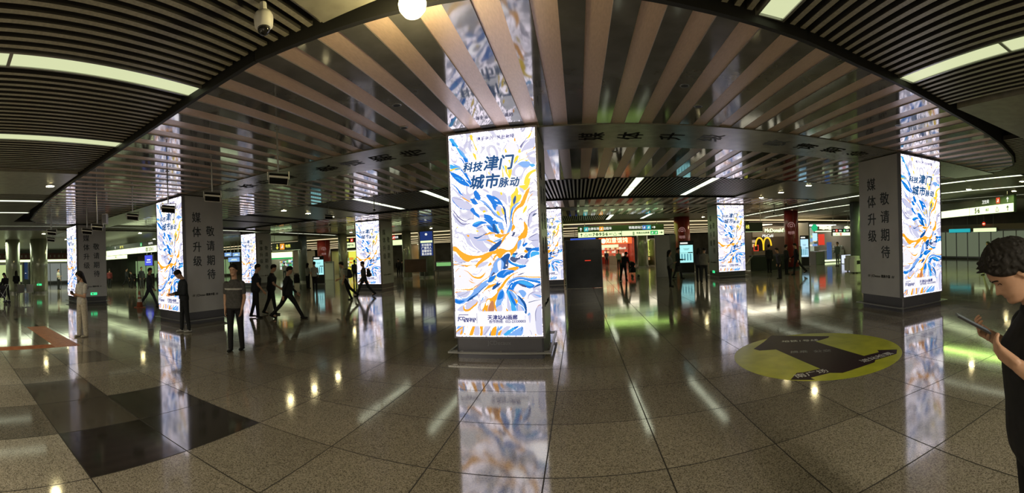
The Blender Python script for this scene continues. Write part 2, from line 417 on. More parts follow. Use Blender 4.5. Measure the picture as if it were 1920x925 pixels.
bl(L,5,(200,40),(330,0),(560,60),(640,220),(610,300),(480,290),(360,230),(250,140)); bl(L,5,(60,320),(150,390),(230,450),(120,470),(50,440))
bl(H,5,(70,600),(200,560),(330,640),(430,740),(560,740),(420,850),(200,880),(70,860)); bl(L,5,(440,550),(520,470),(640,460),(560,530))
bl(H,6,(100,230),(240,140),(400,90),(380,190),(260,260)); bl(L,6,(560,90),(730,10),(740,130),(620,140)); bl(H,6,(400,470),(560,430),(560,500),(450,500))
bl(L,7,(60,140),(200,140),(330,120),(250,230),(120,210)); bl(L,7,(240,380),(260,310),(400,260),(470,300),(400,360),(260,430)); bl(L,7,(560,690),(660,680),(600,800),(520,830))
bl(L,7,(90,440),(200,350),(220,450)); bl(L,7,(130,680),(200,660),(190,820),(80,820)); bl(L,7,(400,690),(460,680),(470,820),(380,830))
bl(H,8,(330,60),(480,90),(620,170),(740,260),(740,820),(440,830),(470,560),(500,360),(440,240)); bl(L,8,(640,420),(740,350),(740,820),(660,800),(630,600)); bl(L,8,(510,200),(600,140),(735,150),(735,230),(640,240),(560,180))
# upper left blue plumes
bl(C,1,(28,160),(90,150),(130,210),(185,275),(180,300),(110,275),(80,240),(60,200)); bl(B,1,(80,220),(130,270),(100,280),(78,262))
rb(C,1,(150,290,10),(200,350,42),(260,420,55),(320,480,22),(350,510,4)); rb(P,1,(200,330,6),(270,420,22),(340,490,10),(375,520,2))
rb(B,1,(270,470,14),(320,520,52),(350,570,30),(380,600,4)); rb(B,1,(180,466,3),(240,490,14),(285,560,16),(300,620,4))
bl(C,1,(36,565),(120,590),(230,640),(150,665),(60,640),(36,630)); rb(P,1,(60,545,4),(150,590,26),(250,640,8))
bl(B,1,(45,680),(160,730),(280,810),(360,925),(240,900),(130,815),(60,730)); bl(B,1,(220,650),(300,690),(360,790),(410,870),(470,925),(380,925),(330,850),(270,750))
rb(W_,1,(60,690,3),(180,720,8),(300,820,8),(400,920,3)); rb(W_,1,(240,680,3),(300,780,14),(360,850,3)); rb(C,1,(120,780,6),(190,800,20),(250,870,10)); bl(W_,1,(245,830),(270,835),(278,858),(255,850))
rb(Y,1,(40,665,26),(90,652,26),(150,635,12),(240,632,3)); rb(G,1,(40,350,4),(120,380,3),(230,440,3),(330,510,2)); rb(G,1,(50,300,3),(110,340,4),(200,400,3)); rb(G,1,(100,300,3),(150,360,6),(210,400,2))
rb(Y,1,(405,112,44),(415,170,36),(440,215,14),(470,290,14),(490,340,24),(505,385,4)); rb(Y,1,(430,400,5),(460,440,36),(480,490,26),(490,530,4)); rb(Y,1,(690,710,14),(700,740,16),(725,770,4))
rb(G,1,(390,430,4),(375,470,8),(385,500,2)); rb(G,1,(520,420,3),(560,500,6),(620,590,4)); rb(H,1,(520,400,5),(560,470,40),(600,560,5)); rb(G,1,(690,440,3),(770,438,4)); rb(H,1,(600,100,4),(620,140,14),(640,150,2))
rb(G,1,(270,230,2),(460,212,2)); rb(G,1,(50,890,5),(90,895,8),(130,925,4))
# upper right
rb(G,2,(315,140,4),(300,220,7),(250,320,5),(200,400,2)); rb(Y,2,(600,210,5),(640,170,26),(670,110,14),(685,80,4)); rb(O,2,(405,190,14),(410,230,22),(420,250,6))
bl(Y,2,(470,380),(500,370),(510,410),(480,430),(462,412)); bl(Y,2,(400,520),(440,470),(475,480),(450,530),(410,580),(390,600)); bl(Y,2,(245,360),(265,365),(280,410),(255,415))
rb(G,2,(500,340,30),(540,270,18),(600,200,6)); rb(W_,2,(500,400,6),(560,300,8),(640,230,5)); rb(O,2,(575,455,5),(620,410,9),(700,375,12),(728,335,22)); rb(Y,2,(440,600,4),(480,550,16),(560,520,10),(630,470,3)); rb(Y,2,(560,540,6),(600,550,20),(630,530,4))
bl(P,2,(460,600),(540,560),(640,570),(640,640),(560,660),(500,630)); bl(C,2,(645,610),(690,600),(735,625),(690,655),(655,640)); rb(H,2,(640,480,10),(700,470,60),(735,470,60)); bl(W_,2,(420,700),(460,655),(520,660),(540,700),(500,780),(450,790),(415,760))
bl(Y,2,(240,615),(300,640),(350,600),(370,560),(365,660),(345,780),(320,830),(290,790),(255,720)); rb(Y,2,(300,560,8),(320,540,26),(330,600,10)); rb(C,2,(210,610,6),(225,650,20),(240,690,6)); rb(W_,2,(300,640,3),(290,700,6),(300,760,3))
rb(Y,2,(740,700,36),(660,740,44),(600,820,60),(570,925,50)); rb(W_,2,(745,740,6),(670,770,10),(620,850,8),(600,925,6)); rb(P,2,(400,600,6),(430,570,20),(460,530,6)); rb(Y,2,(190,600,6),(200,660,10),(215,790,20),(190,830,6)); rb(G,2,(690,880,3),(720,860,6))
# middle left swirl
rb(B,3,(55,38,6),(110,70,12),(170,130,22),(210,190,24),(260,235,8)); rb(L,3,(60,80,10),(140,160,30),(230,250,36),(330,320,14)); rb(O,3,(235,250,5),(290,290,18),(370,335,14),(440,360,8),(520,360,3))
rb(B,3,(60,270,5),(90,320,10),(160,400,10),(240,450,10),(380,470,3)); rb(G,3,(90,260,3),(180,290,5),(280,310,6),(360,370,3))
bl(B,3,(200,0),(360,0),(400,60),(430,100),(380,105),(290,65)); rb(W_,3,(300,0,5),(350,40,6),(390,90,3))
bl(B,3,(445,180),(480,160),(520,200),(560,280),(530,320),(480,300),(450,240)); bl(B,3,(385,295),(450,290),(500,350),(520,370),(470,390),(420,370),(400,330)); rb(P,3,(520,305,6),(600,345,30),(680,420,40),(760,500,20),(800,560,5))
rb(D,3,(450,210,4),(440,290,6),(500,340,5),(640,400,8),(720,480,10),(800,580,6)); bl(W_,3,(440,420),(500,380),(570,385),(640,440),(720,500),(680,520),(590,530),(510,520),(460,470)); bl(L,3,(530,430),(620,420),(680,500),(600,510),(540,470)); bl(Y,3,(590,490),(625,480),(640,505),(600,520))
bl(B,3,(380,470),(430,430),(470,500),(540,560),(530,600),(460,560),(410,510)); bl(B,3,(600,570),(620,535),(690,530),(750,600),(790,660),(841,665),(841,705),(760,690),(690,640),(620,610)); bl(L,3,(525,560),(600,545),(610,590),(570,600))
bl(B,3,(410,720),(440,680),(520,650),(600,655),(660,685),(560,705),(480,750),(430,735)); bl(C,3,(420,700),(500,655),(560,660),(480,700)); bl(B,3,(600,620),(700,640),(790,700),(841,790),(841,850),(780,800),(700,700)); bl(P,3,(640,720),(720,720),(770,800),(700,800)); bl(B,3,(660,740),(740,760),(780,830),(720,815))
bl(B,3,(650,245),(680,230),(760,260),(841,320),(841,430),(800,480),(770,460),(730,370),(690,310)); bl(W_,3,(785,320),(841,330),(841,350)); rb(W_,3,(745,400,3),(790,380,6),(841,400,3)); bl(Y,3,(815,510),(841,500),(841,545)); rb(W_,3,(620,530,20),(720,550,30),(800,620,34),(841,650,20))
rb(G,3,(70,450,8),(130,520,18),(200,600,22),(300,650,16),(380,610,6),(520,610,2)); rb(G,3,(80,520,5),(150,610,14),(240,690,16),(340,690,8),(390,660,2)); rb(G,3,(350,670,3),(420,760,3),(520,760,8),(620,720,10),(720,740,3)); rb(G,3,(80,730,5),(150,760,8),(230,810,3)); rb(O,3,(190,825,3),(215,832,18),(240,850,5)); bl(O,3,(318,870),(355,870),(345,895),(328,890))
bl(Y,3,(145,740),(165,735),(175,752),(150,752)); bl(Y,3,(472,800),(500,800),(520,815),(485,822)); rb(L,3,(80,800,6),(150,820,24),(260,860,40),(300,925,30)); rb(H,3,(230,760,5),(330,770,14),(440,800,5)); rb(D,3,(440,905,4),(520,912,14),(600,870,8),(660,835,4)); rb(O,3,(640,870,10),(700,840,22),(780,845,10),(841,850,3))
# centre right
bl(B,4,(0,265),(60,280),(130,340),(170,410),(120,400),(60,390),(0,420)); bl(B,4,(0,400),(60,400),(70,440),(40,490),(0,430)); bl(L,4,(60,430),(130,420),(170,500),(180,560),(110,580),(60,500)); rb(W_,4,(30,315,3),(60,330,14),(85,345,3)); rb(D,4,(150,410,8),(190,470,34),(205,590,30),(222,700,16),(225,740,4))
bl(Y,4,(60,510),(90,500),(120,560),(95,568),(70,540)); bl(Y,4,(140,450),(165,460),(190,545),(170,550),(145,500)); bl(Y,4,(122,205),(145,195),(160,225),(138,248)); rb(L,4,(160,190,6),(200,270,50),(230,380,6)); bl(L,4,(250,280),(285,262),(300,330),(270,385),(250,330))
bl(Y,4,(390,120),(420,190),(415,240),(465,240),(460,310),(410,370),(350,410),(320,440),(300,540),(280,700),(270,640),(275,480),(300,340),(300,250),(350,200)); bl(D,4,(370,255),(380,320),(345,400),(330,330)); rb(P,4,(455,360,6),(380,400,30),(320,470,36),(300,560,28),(285,650,26)); rb(B,4,(330,450,6),(308,520,18),(296,600,14)); rb(P,4,(300,650,30),(290,740,44),(250,830,40),(215,870,8))
rb(O,4,(600,140,6),(560,200,50),(510,320,60),(470,400,60),(400,450,40),(340,530,26),(320,640,20),(330,720,14)); bl(Y,4,(560,0),(610,0),(585,110),(540,170),(480,180),(430,110),(480,95),(530,80)); rb(L,4,(430,130,8),(480,180,50),(510,220,6)); rb(O,4,(650,230,4),(590,290,14),(550,390,8)); bl(Y,4,(545,415),(555,440),(530,500),(485,545),(505,470)); bl(O,4,(330,710),(365,750),(345,790),(300,820),(310,750))
bl(O,4,(500,670),(550,720),(565,800),(530,925),(400,925),(470,850),(505,770)); rb(G,4,(560,660,4),(560,540,8),(600,470,12),(700,400,3)); rb(G,4,(575,820,4),(575,650,14),(610,540,14),(720,485,4)); rb(K,4,(640,590,4),(670,560,26),(715,535,4)); rb(G,4,(600,120,3),(690,85,10)); rb(G,4,(640,60,3),(690,30,8)); rb(G,4,(590,230,3),(650,190,8),(690,190,3)); rb(G,4,(410,670,3),(450,620,16),(480,650,3)); rb(G,4,(395,780,3),(370,640,5),(390,540,4)); rb(G,4,(650,680,3),(730,630,6)); rb(G,4,(590,925,6),(650,890,12),(735,850,5)); rb(L,4,(640,860,20),(690,800,40),(730,770,10))
bl(K,4,(305,905),(330,850),(360,830),(350,880)); bl(B,4,(0,610),(60,660),(120,670),(60,690),(0,690)); bl(P,4,(80,680),(150,680),(180,780),(150,830),(100,760)); bl(D,4,(0,700),(60,750),(100,855),(40,845),(0,800)); rb(C,4,(40,710,14),(80,800,26),(110,850,6)); bl(O,4,(122,800),(150,790),(175,830),(160,858),(135,845)); rb(O,4,(30,890,30),(80,880,36),(160,880,26),(230,860,10)); rb(W_,4,(0,640,14),(90,620,20),(190,700,10),(200,790,4)); rb(P,4,(0,500,20),(80,580,36),(170,640,14),(190,690,4))
# long amber band, left centre
bl(O,5,(38,210),(110,225),(160,270),(260,330),(380,360),(520,350),(620,310),(740,280),(841,245),(841,290),(720,330),(640,400),(560,450),(480,500),(440,550),(410,555),(440,480),(520,400),(440,405),(350,430),(290,460),(200,420),(130,350),(90,300),(38,280))
rb(O,5,(45,500,18),(140,505,8),(240,520,26),(290,525,30),(360,515,14),(430,515,20),(480,480,6)); rb(G,5,(60,545,3),(150,530,8),(240,525,6)); rb(G,5,(140,475,3),(220,462,10),(290,455,5)); rb(G,5,(340,490,3),(420,475,6),(500,430,3)); bl(W_,5,(280,540),(360,515),(410,520),(420,550),(340,555))
rb(D,5,(390,68,3),(450,80,22),(520,50,10),(610,8,8)); rb(G,5,(40,50,5),(150,90,5),(240,160,7),(300,240,6),(400,290,6),(560,300,3)); rb(W_,5,(330,100,3),(400,210,8),(520,300,3)); rb(W_,5,(190,20,6),(240,90,12),(300,240,3)); bl(W_,5,(545,120),(580,160),(680,200),(640,240),(590,190)); bl(O,5,(275,25),(320,40),(300,62))
bl(O,5,(600,110),(680,115),(770,165),(730,170),(660,140)); bl(D,5,(640,298),(700,215),(841,120),(841,190),(760,265)); bl(P,5,(730,130),(841,90),(841,120),(760,145)); bl(O,5,(745,30),(841,20),(841,85),(780,70)); rb(O,5,(580,30,14),(640,14,22),(740,0,10)); rb(P,5,(450,120,4),(560,110,12),(700,95,5))
bl(O,5,(63,450),(95,450),(78,465)); rb(O,5,(220,590,4),(290,620,10),(370,690,22),(460,715,34),(530,690,30),(590,620,4)); rb(O,5,(300,750,3),(350,785,14),(415,800,3)); rb(O,5,(325,720,3),(350,745,12),(375,765,3)); bl(O,5,(140,690),(160,680),(155,700)); rb(O,5,(70,630,3),(110,580,8),(150,560,2))
bl(O,5,(625,530),(660,470),(680,480),(690,500)); rb(O,5,(700,390,6),(780,350,24),(800,380,8)); rb(O,5,(790,400,6),(730,470,14),(690,560,10),(650,680,10),(560,750,12),(450,830,14),(330,895,16),(200,900,12),(80,905,3))
bl(P,5,(800,410),(841,405),(841,480),(770,600),(690,690),(640,720),(690,580),(740,480)); bl(K,5,(755,590),(765,620),(700,680),(680,670)); bl(B,5,(620,780),(650,710),(750,670),(755,700),(700,765),(640,790)); rb(Y,5,(620,790,3),(700,775,8),(755,700,10),(770,660,4)); bl(B,5,(770,690),(790,640),(841,610),(841,710)); bl(B,5,(700,885),(740,820),(841,770),(841,800),(760,860),(720,900)); rb(P,5,(380,925,24),(470,850,40),(580,780,36),(640,740,10)); rb(K,5,(490,915,6),(560,860,10),(640,790,4)); rb(O,5,(580,910,10),(640,850,36),(720,820,8)); rb(O,5,(640,925,10),(720,870,8),(841,740,3))
# right centre cluster
bl(O,6,(0,310),(60,260),(140,250),(250,275),(340,230),(400,130),(430,60),(470,0),(550,0),(540,60),(460,110),(400,190),(390,260),(330,330),(290,370),(270,310),(200,320),(110,410),(60,370),(0,450),(0,400),(60,340),(0,340)); bl(W_,6,(110,235),(220,160),(400,80),(370,170),(260,250),(180,250)); bl(P,6,(400,160),(440,115),(465,140),(440,220),(400,260)); rb(O,6,(60,260,12),(150,130,36),(200,60,30),(270,0,20)); bl(O,6,(25,20),(120,35),(190,40),(130,75),(50,60)); bl(D,6,(0,200),(130,120),(150,100),(120,190),(0,280)); rb(P,6,(0,140,14),(80,120,26),(160,80,8)); bl(K,6,(305,60),(330,0),(365,0),(345,40))
bl(D,6,(110,430),(180,360),(240,330),(280,350),(240,470),(240,550),(170,580),(130,520)); bl(P,6,(100,400),(170,470),(160,560),(110,600),(40,640),(0,600),(0,500),(60,420)); bl(H,6,(70,470),(130,440),(120,600),(80,590)); bl(K,6,(215,440),(240,420),(245,540),(190,540)); bl(W_,6,(205,505),(220,505),(225,525),(208,522))
bl(K,6,(275,420),(310,375),(400,400),(430,380),(440,420),(400,460),(330,470)); bl(B,6,(255,430),(330,480),(430,520),(520,510),(530,540),(430,560),(260,480)); rb(C,6,(300,470,8),(400,515,24),(510,520,14)); bl(D,6,(320,330),(390,320),(380,350),(330,360)); bl(C,6,(310,350),(360,350),(360,390),(320,380)); bl(L,6,(370,470),(430,420),(570,420),(560,470),(500,510)); rb(L,6,(360,400,14),(410,360,24),(470,330,14),(540,330,6)); bl(K,6,(440,370),(470,355),(495,380),(470,410),(445,395))
bl(D,6,(490,390),(540,330),(560,340),(560,415),(520,405)); bl(O,6,(500,300),(525,265),(560,300),(540,325)); bl(D,6,(520,240),(600,240),(640,260),(590,300),(550,290)); bl(B,6,(560,400),(560,320),(610,260),(740,230),(740,300),(640,290),(600,330),(590,400)); bl(C,6,(600,350),(640,300),(740,310),(740,350),(640,380),(610,400)); bl(W_,6,(580,220),(620,200),(650,220),(620,235)); bl(L,6,(570,210),(620,150),(735,130),(735,230),(660,230),(620,190)); bl(B,6,(480,200),(540,160),(560,180),(500,230)); rb(G,6,(560,160,4),(640,130,7),(735,125,4)); rb(K,6,(470,220,3),(490,180,14),(505,130,4)); rb(B,6,(370,600,4),(440,560,14),(525,530,26))
bl(W_,6,(600,420),(740,360),(750,540),(750,690),(560,680),(400,620),(520,560)); rb(G,6,(570,602,3),(660,575,5),(750,545,3)); rb(G,6,(520,500,3),(560,450,5),(740,405,2)); bl(K,6,(400,670),(460,640),(520,630),(440,668))
bl(O,6,(230,570),(340,540),(420,548),(350,600),(270,590)); bl(B,6,(60,650),(110,610),(200,585),(350,605),(220,680),(160,720),(60,690)); rb(P,6,(160,670,6),(220,610,22),(300,600,8)); bl(W_,6,(160,730),(250,680),(340,650),(250,730),(200,740)); rb(O,6,(60,925,26),(130,860,40),(220,740,36),(320,660,18),(410,625,4)); rb(W_,6,(0,890,20),(100,790,22),(200,720,8)); bl(B,6,(0,830),(80,780),(60,840),(0,900)); rb(Y,6,(0,800,5),(40,740,12),(50,650,5))
rb(O,6,(230,740,5),(320,710,8),(460,690,14),(600,705,18),(760,705,18)); rb(P,6,(200,840,6),(280,760,30),(420,715,36),(600,740,40),(765,740,36)); rb(B,6,(220,850,5),(300,770,18),(440,730,16),(600,760,26),(765,790,40)); bl(B,6,(290,860),(330,790),(440,750),(560,770),(660,830),(640,870),(560,880),(470,830),(400,810),(340,850),(320,900),(300,890)); bl(C,6,(400,780),(500,765),(600,800),(640,840),(560,840)); bl(K,6,(410,810),(500,830),(540,870),(460,850)); bl(D,6,(640,880),(700,830),(765,810),(765,830),(690,860)); bl(H,6,(330,925),(340,860),(400,820),(540,890),(640,925))
# lower left
bl(P,7,(60,250),(150,260),(250,240),(340,180),(400,100),(490,0),(630,0),(600,50),(500,110),(430,210),(330,250),(240,310),(150,340),(60,320)); rb(D,7,(260,300,5),(330,250,36),(400,200,20),(450,160,8)); bl(B,7,(60,255),(130,280),(230,280),(150,330),(70,310)); rb(P,7,(130,200,5),(190,250,12),(250,240,5)); rb(G,7,(120,200,3),(190,190,5),(290,140,3)); bl(D,7,(430,200),(470,140),(560,60),(600,40),(500,130))
rb(O,7,(65,150,16),(150,138,8),(250,118,8),(330,125,5)); rb(O,7,(70,100,3),(220,105,8),(340,105,14),(430,70,10),(500,5,8)); rb(O,7,(520,170,5),(580,100,20),(660,50,40),(760,10,20)); bl(D,7,(690,100),(720,40),(800,0),(841,0),(740,90)); rb(O,7,(600,120,4),(650,100,10),(690,60,4))
rb(O,7,(260,310,5),(215,370,14),(230,430,36),(300,430,30),(380,370,28),(430,330,24),(440,290,6)); bl(P,7,(505,290),(530,230),(555,225),(530,270)); rb(G,7,(400,450,3),(470,370,3),(510,290,4)); rb(K,7,(430,350,2),(490,340,4))
bl(O,7,(525,455),(570,330),(610,250),(680,230),(760,160),(841,50),(841,100),(780,230),(740,320),(780,430),(740,440),(700,300),(660,300),(620,380),(610,455)); bl(W_,7,(590,350),(600,290),(640,260),(650,290),(620,340)); bl(N,7,(625,455),(640,340),(690,278),(720,320),(715,455)); bl(P,7,(750,360),(770,240),(841,100),(841,350),(770,390)); bl(C,7,(760,330),(800,200),(841,150),(841,300),(790,370)); bl(P,7,(555,450),(565,425),(578,450)); bl(L,7,(750,400),(841,340),(841,455),(790,455))
bl(P,7,(75,740),(130,665),(190,670),(130,720)); rb(O,7,(72,790,20),(150,730,22),(250,680,16),(350,650,8),(440,580,6),(480,530,4)); rb(O,7,(150,825,24),(190,760,40),(210,700,14)); rb(O,7,(215,800,26),(230,825,16)); bl(W_,7,(220,720),(280,680),(350,675),(310,800),(250,825)); bl(O,7,(300,830),(350,700),(370,640),(420,630),(390,730),(360,830)); bl(O,7,(480,830),(490,750),(480,680),(530,670),(530,760),(520,830)); bl(P,7,(195,690),(215,700),(210,780),(190,810)); rb(G,7,(550,830,4),(600,760,6),(660,680,3)); bl(B,7,(635,830),(650,780),(670,740),(665,830)); bl(O,7,(660,830),(680,740),(710,700),(760,690),(740,830)); bl(P,7,(745,820),(780,680),(800,680),(780,820)); bl(O,7,(790,820),(841,740),(841,780),(820,820)); rb(O,7,(300,760,4),(270,700,10),(290,670,4)); rb(O,7,(530,700,8),(580,675,5))
# lower right fan
bl(O,8,(0,200),(60,80),(110,0),(150,0),(120,60),(60,130),(20,230),(0,260)); bl(P,8,(0,300),(40,150),(100,90),(140,150),(120,260),(60,330),(10,380)); bl(B,8,(20,260),(60,150),(120,120),(110,230)); rb(W_,8,(110,80,6),(160,190,16),(160,300,14),(130,400,16),(100,520,18),(110,700,12)); bl(P,8,(165,120),(220,110),(300,150),(400,230),(480,320),(495,420),(480,470),(350,455),(300,300),(220,170)); bl(C,8,(170,130),(220,130),(290,300),(330,440),(260,455),(230,300)); bl(B,8,(215,140),(245,170),(320,310),(320,360),(270,310),(225,210)); bl(L,8,(180,190),(220,300),(250,455),(180,400)); bl(D,8,(350,190),(420,240),(490,340),(495,460),(470,480),(450,350),(400,270)); bl(L,8,(360,330),(420,400),(440,455),(360,455)); rb(W_,8,(270,130,4),(340,220,8),(340,300,10),(440,380,5),(470,440,4)); bl(O,8,(290,240),(350,275),(345,310),(325,325),(310,280)); bl(O,8,(160,390),(205,450),(170,450)); rb(O,8,(130,60,8),(200,90,14),(300,140,10),(340,180,3)); bl(P,8,(370,120),(440,110),(490,165),(440,225),(385,160)); bl(O,8,(420,235),(460,235),(440,250)); bl(B,8,(160,150),(240,0),(280,0),(240,60),(300,130),(220,100)); bl(B,8,(245,60),(290,0),(340,10),(300,70),(285,105)); bl(O,8,(0,400),(15,440),(0,440))
rb(G,8,(515,250,4),(540,180,8),(620,140,6),(725,135,3)); rb(K,8,(525,305,10),(620,280,8),(730,258,3)); bl(P,8,(590,160),(640,180),(725,200),(725,230),(650,200)); bl(P,8,(510,500),(540,465),(555,500),(540,520)); bl(L,8,(525,520),(560,500),(555,600),(540,625)); rb(N,8,(660,390,4),(690,350,8),(735,347,5)); rb(G,8,(640,600,5),(635,480,10),(660,390,5)); bl(O,8,(630,800),(655,830),(632,832)); bl(P,8,(20,760),(60,690),(110,680),(60,740)); bl(O,8,(20,820),(40,770),(100,735),(60,790),(40,825)); bl(C,8,(110,800),(200,740),(300,690),(370,675),(300,730),(170,830)); bl(P,8,(190,830),(280,760),(380,700),(430,690),(430,780),(380,830)); bl(L,8,(60,830),(130,700),(240,680),(150,780)); bl(B,8,(290,700),(370,675),(320,720)); rb(D,8,(400,760,4),(425,700,10),(430,680,3)); rb(G,8,(540,740,3),(565,780,5),(570,820,3)); rb(G,8,(350,455,2),(340,560,3),(330,620,2))
ZPC = (ZT + ZB)/2
def local(u, v): return (-CW/2 + .04 + u*(CW-.08), ZT - .02 - v*(ZT-ZB-.04))
def build_art():
    mb = MB(); d = .0015
    for kind, col, c, pts in R_:
        if kind == 'r':
            q = cat(pts, False)
            xy = np.array([local(*uv(c, a, b)) for a, b, _ in q]); wd = np.maximum(q[:, 2], 1.5)/8.41/169*CW*.5
            t = np.gradient(xy, axis=0); t /= (np.linalg.norm(t, axis=1)[:, None]+1e-9); nn = np.stack([-t[:, 1], t[:, 0]], 1)
            a = xy + nn*wd[:, None]; b = xy - nn*wd[:, None]; n0 = len(a)
            for arr in (a, b): arr[:, 0] = np.clip(arr[:, 0], -CW/2+.04, CW/2-.04); arr[:, 1] = np.clip(arr[:, 1], ZB+.02, ZT-.02)
            mb.add([(x, -d, z) for x, z in a] + [(x, -d, z) for x, z in b], [(i, n0+i, n0+i+1, i+1) for i in range(n0-1)], col)
        else:
            q = cat(pts, True, 5); xy = np.array([local(*uv(c, a, b)) for a, b in q])
            xy[:, 0] = np.clip(xy[:, 0], -CW/2+.04, CW/2-.04); xy[:, 1] = np.clip(xy[:, 1], ZB+.02, ZT-.02)
            ar = np.sum(xy[:, 0]*np.roll(xy[:, 1], -1)-xy[:, 1]*np.roll(xy[:, 0], -1))
            idx = list(range(len(xy)));  idx = idx if ar > 0 else idx[::-1]
            mb.add([(x, -d, z) for x, z in xy], [tuple(idx)], col)
        d += .00006
    return mb, d
POSTER = base_poster()
TITLE = glow('print_title', (0, 78, 138), 1.0)
HALO = glow('print_halo', (255, 255, 255), 1.08)
CAPT = glow('print_caption', (52, 62, 130), 1.0)
M['badge'] = emat('exit_badge', (0.05, 1.0, 0.35), 1.2)
ghost = mat('footer_band', (.01, .01, .01), .35, emit=(1.0, .98, 1.05), strength=1, alpha=.8)
def poster_text(parent, s, size, c, X, Yp, m=None, bold=0.0, shear=0.0, align='CENTER', rot=0.0):
    u, v = uv(c, X, Yp); x, z = local(u, v)
    return text('lettering', s, size, m or TITLE, parent, .0006, bold, shear, T(x, -.0165, z) @ Matrix.Rotation(-rot, 4, 'Y') @ FRONT, align)
def make_column():
    r = empty('advertising_column', (0, 0, 0), 0)
    h = CW/2
    MB().box(-h+.012, h-.012, .05, CD-.012, .36, ZC-.03).build('shaft', M['grey_face'], r)
    MB().bbox(-h+.03, h-.03, .03, CD-.03, .0, .38, .03).build('plinth', M['plinth'], r)
    q = MB()
    q.box(-h-.10, h+.10, -.10, -.06, .105, .135); q.box(-h-.10, h+.10, CD+.06, CD+.10, .105, .135)
    q.box(-h-.10, -h-.06, -.06, CD+.06, .105, .135); q.box(h+.06, h+.10, -.06, CD+.06, .105, .135)
    for sx in (-1, 1):
        for yy in (.02, CD-.06): q.box(min(sx*(h-.03), sx*(h+.08)), max(sx*(h-.03), sx*(h+.08)), yy, yy+.04, .11, .13)
    for xx in (-h+.1, 0, h-.14): q.box(xx, xx+.04, -.08, .04, .11, .13)
    q.build('kick_rail', M['trim'], r)
    # light box: frame round the glowing sheet
    f = MB(); t = .035
    f.box(-h, -h+t, 0, .1, ZB-.03, ZT+.03); f.box(h-t, h, 0, .1, ZB-.03, ZT+.03)
    f.box(-h+t, h-t, 0, .1, ZT, ZT+.03); f.box(-h+t, h-t, 0, .1, ZB-.03, ZB)
    fr = f.build('lightbox_frame', M['frame'], r)
    ps = MB().box(-h+t, h-t, .012, .09, ZB, ZT).build('poster', POSTER, r)
    mb, d = build_art()
    mb.v = [(x, y+.0135, z) for x, y, z in mb.v]
    mb.build('artwork', PAL, ps)
    # footer band, logo frame
    a = local(*uv(7, 62, 455)); b_ = local(*uv(8, 470, 675))
    fb = MB().box(a[0], b_[0], -.016, -.0155, b_[1], a[1]).build('footer_band', ghost, ps)
    ln = MB()
    for (xa, ya, xb, yb) in ((130, 505, 290, 510), (130, 505, 136, 570), (434, 480, 437, 640)):
        p0 = local(*uv(7, xa, ya)); p1 = local(*uv(7, xb, yb)); ln.box(min(p0[0], p1[0]), max(p0[0], p1[0])+.003, -.0175, -.017, min(p0[1], p1[1]), max(p0[1], p1[1])+.003)
    ln.build('logo_rule', CAPT, ps)
    m2 = glow('white_halo', (255, 255, 255), 2.0) if 'white_halo' not in bpy.data.materials else bpy.data.materials['white_halo']
    for s, sz, c, X, Yp, bo in (('科', .175, 1, 345, 645, .0062), ('技', .175, 1, 510, 640, .0062), ('津', .265, 1, 725, 600, .0085), ('门', .26, 2, 255, 590, .0085),
                                ('城', .255, 3, 490, 50, .0085), ('市', .26, 3, 735, 40, .0085), ('脉', .17, 4, 180, 60, .0062), ('动', .17, 4, 350, 55, .0062)):
        poster_text(ps, s, sz, c, X, Yp, HALO, .014, .22, 'CENTER').location.y = .0008
        poster_text(ps, s, sz, c, X, Yp, None, bo, .22, 'CENTER')
    poster_text(ps, '携手共创 · 共赴新程', .074, 1, 810, 182, CAPT, .002)
    poster_text(ps, 'JCDecaux', .082, 7, 270, 568, CAPT, .0035)
    poster_text(ps, '德 高 中 国', .042, 7, 305, 608, CAPT, .0015)
    poster_text(ps, '天津站AI画廊', .088, 7, 860, 545, CAPT, .003)
    poster_text(ps, '合作热线:  022-23330003', .06, 8, 180, 606, CAPT, .0018)
    text('lettering', 'JCDecaux', .1, M['frame'], r, .002, 0, 0, T(0, .025, .27) @ FRONT)
    # vertical vinyl characters on both flanks
    for side in (-1, 1):
        for k, ch in enumerate('媒体升级敬请期待'):
            col = k // 4; row = k % 4
            z = (3.24, 2.79, 2.33, 1.89)[row] if col == 0 else (2.83, 2.37, 1.91, 1.47)[row]
            yy = (CD*.68, CD*.37)[col] if side < 0 else (CD*.33, CD*.66)[col]
            text('lettering', ch, .34, M['ink'], r, .002, .004, 0, T(side*(h-.010), yy, z) @ (LEFTF if side < 0 else RIGHTF))
        text('lettering', '////  JCDecaux 德高中国  ////', .085, M['ink_dim'], r, .001, .002, 0, T(side*(h-.010), CD*.5, .86) @ (LEFTF if side < 0 else RIGHTF))
    return r
columns = [
 (-1.398, 6.711, 'big glowing advert column nearest the viewer, its swirl poster filling the middle of the hall'),
 (-10.843, 6.75, 'advert column left of centre with the head-bowed man in dark clothes before its poster'),
 (-19.557, 6.341, 'farthest left advert column in the front row, standing behind the woman in white trousers'),
 (7.89, 6.843, 'front row advert column at far right, grey lettered flank left of its bright poster'),
 (-21.259, 19.92, 'small distant advert column behind the group of walking men in black'),
 (-11.282, 19.643, 'back row advert column with a backpacked walker silhouetted against its poster'),
 (-1.533, 19.988, 'back row advert column half hidden behind the big central column'),
 (8.008, 19.95, 'back row advert column between the touch screen kiosk and the burger restaurant')]
c0 = make_column()
for i, (x, yy, s) in enumerate(columns):
    r = c0 if i == 0 else copy_tree(c0)
    r.location = (x, yy, 0); tag(r, s, 'column', 'advertising columns of the hall')
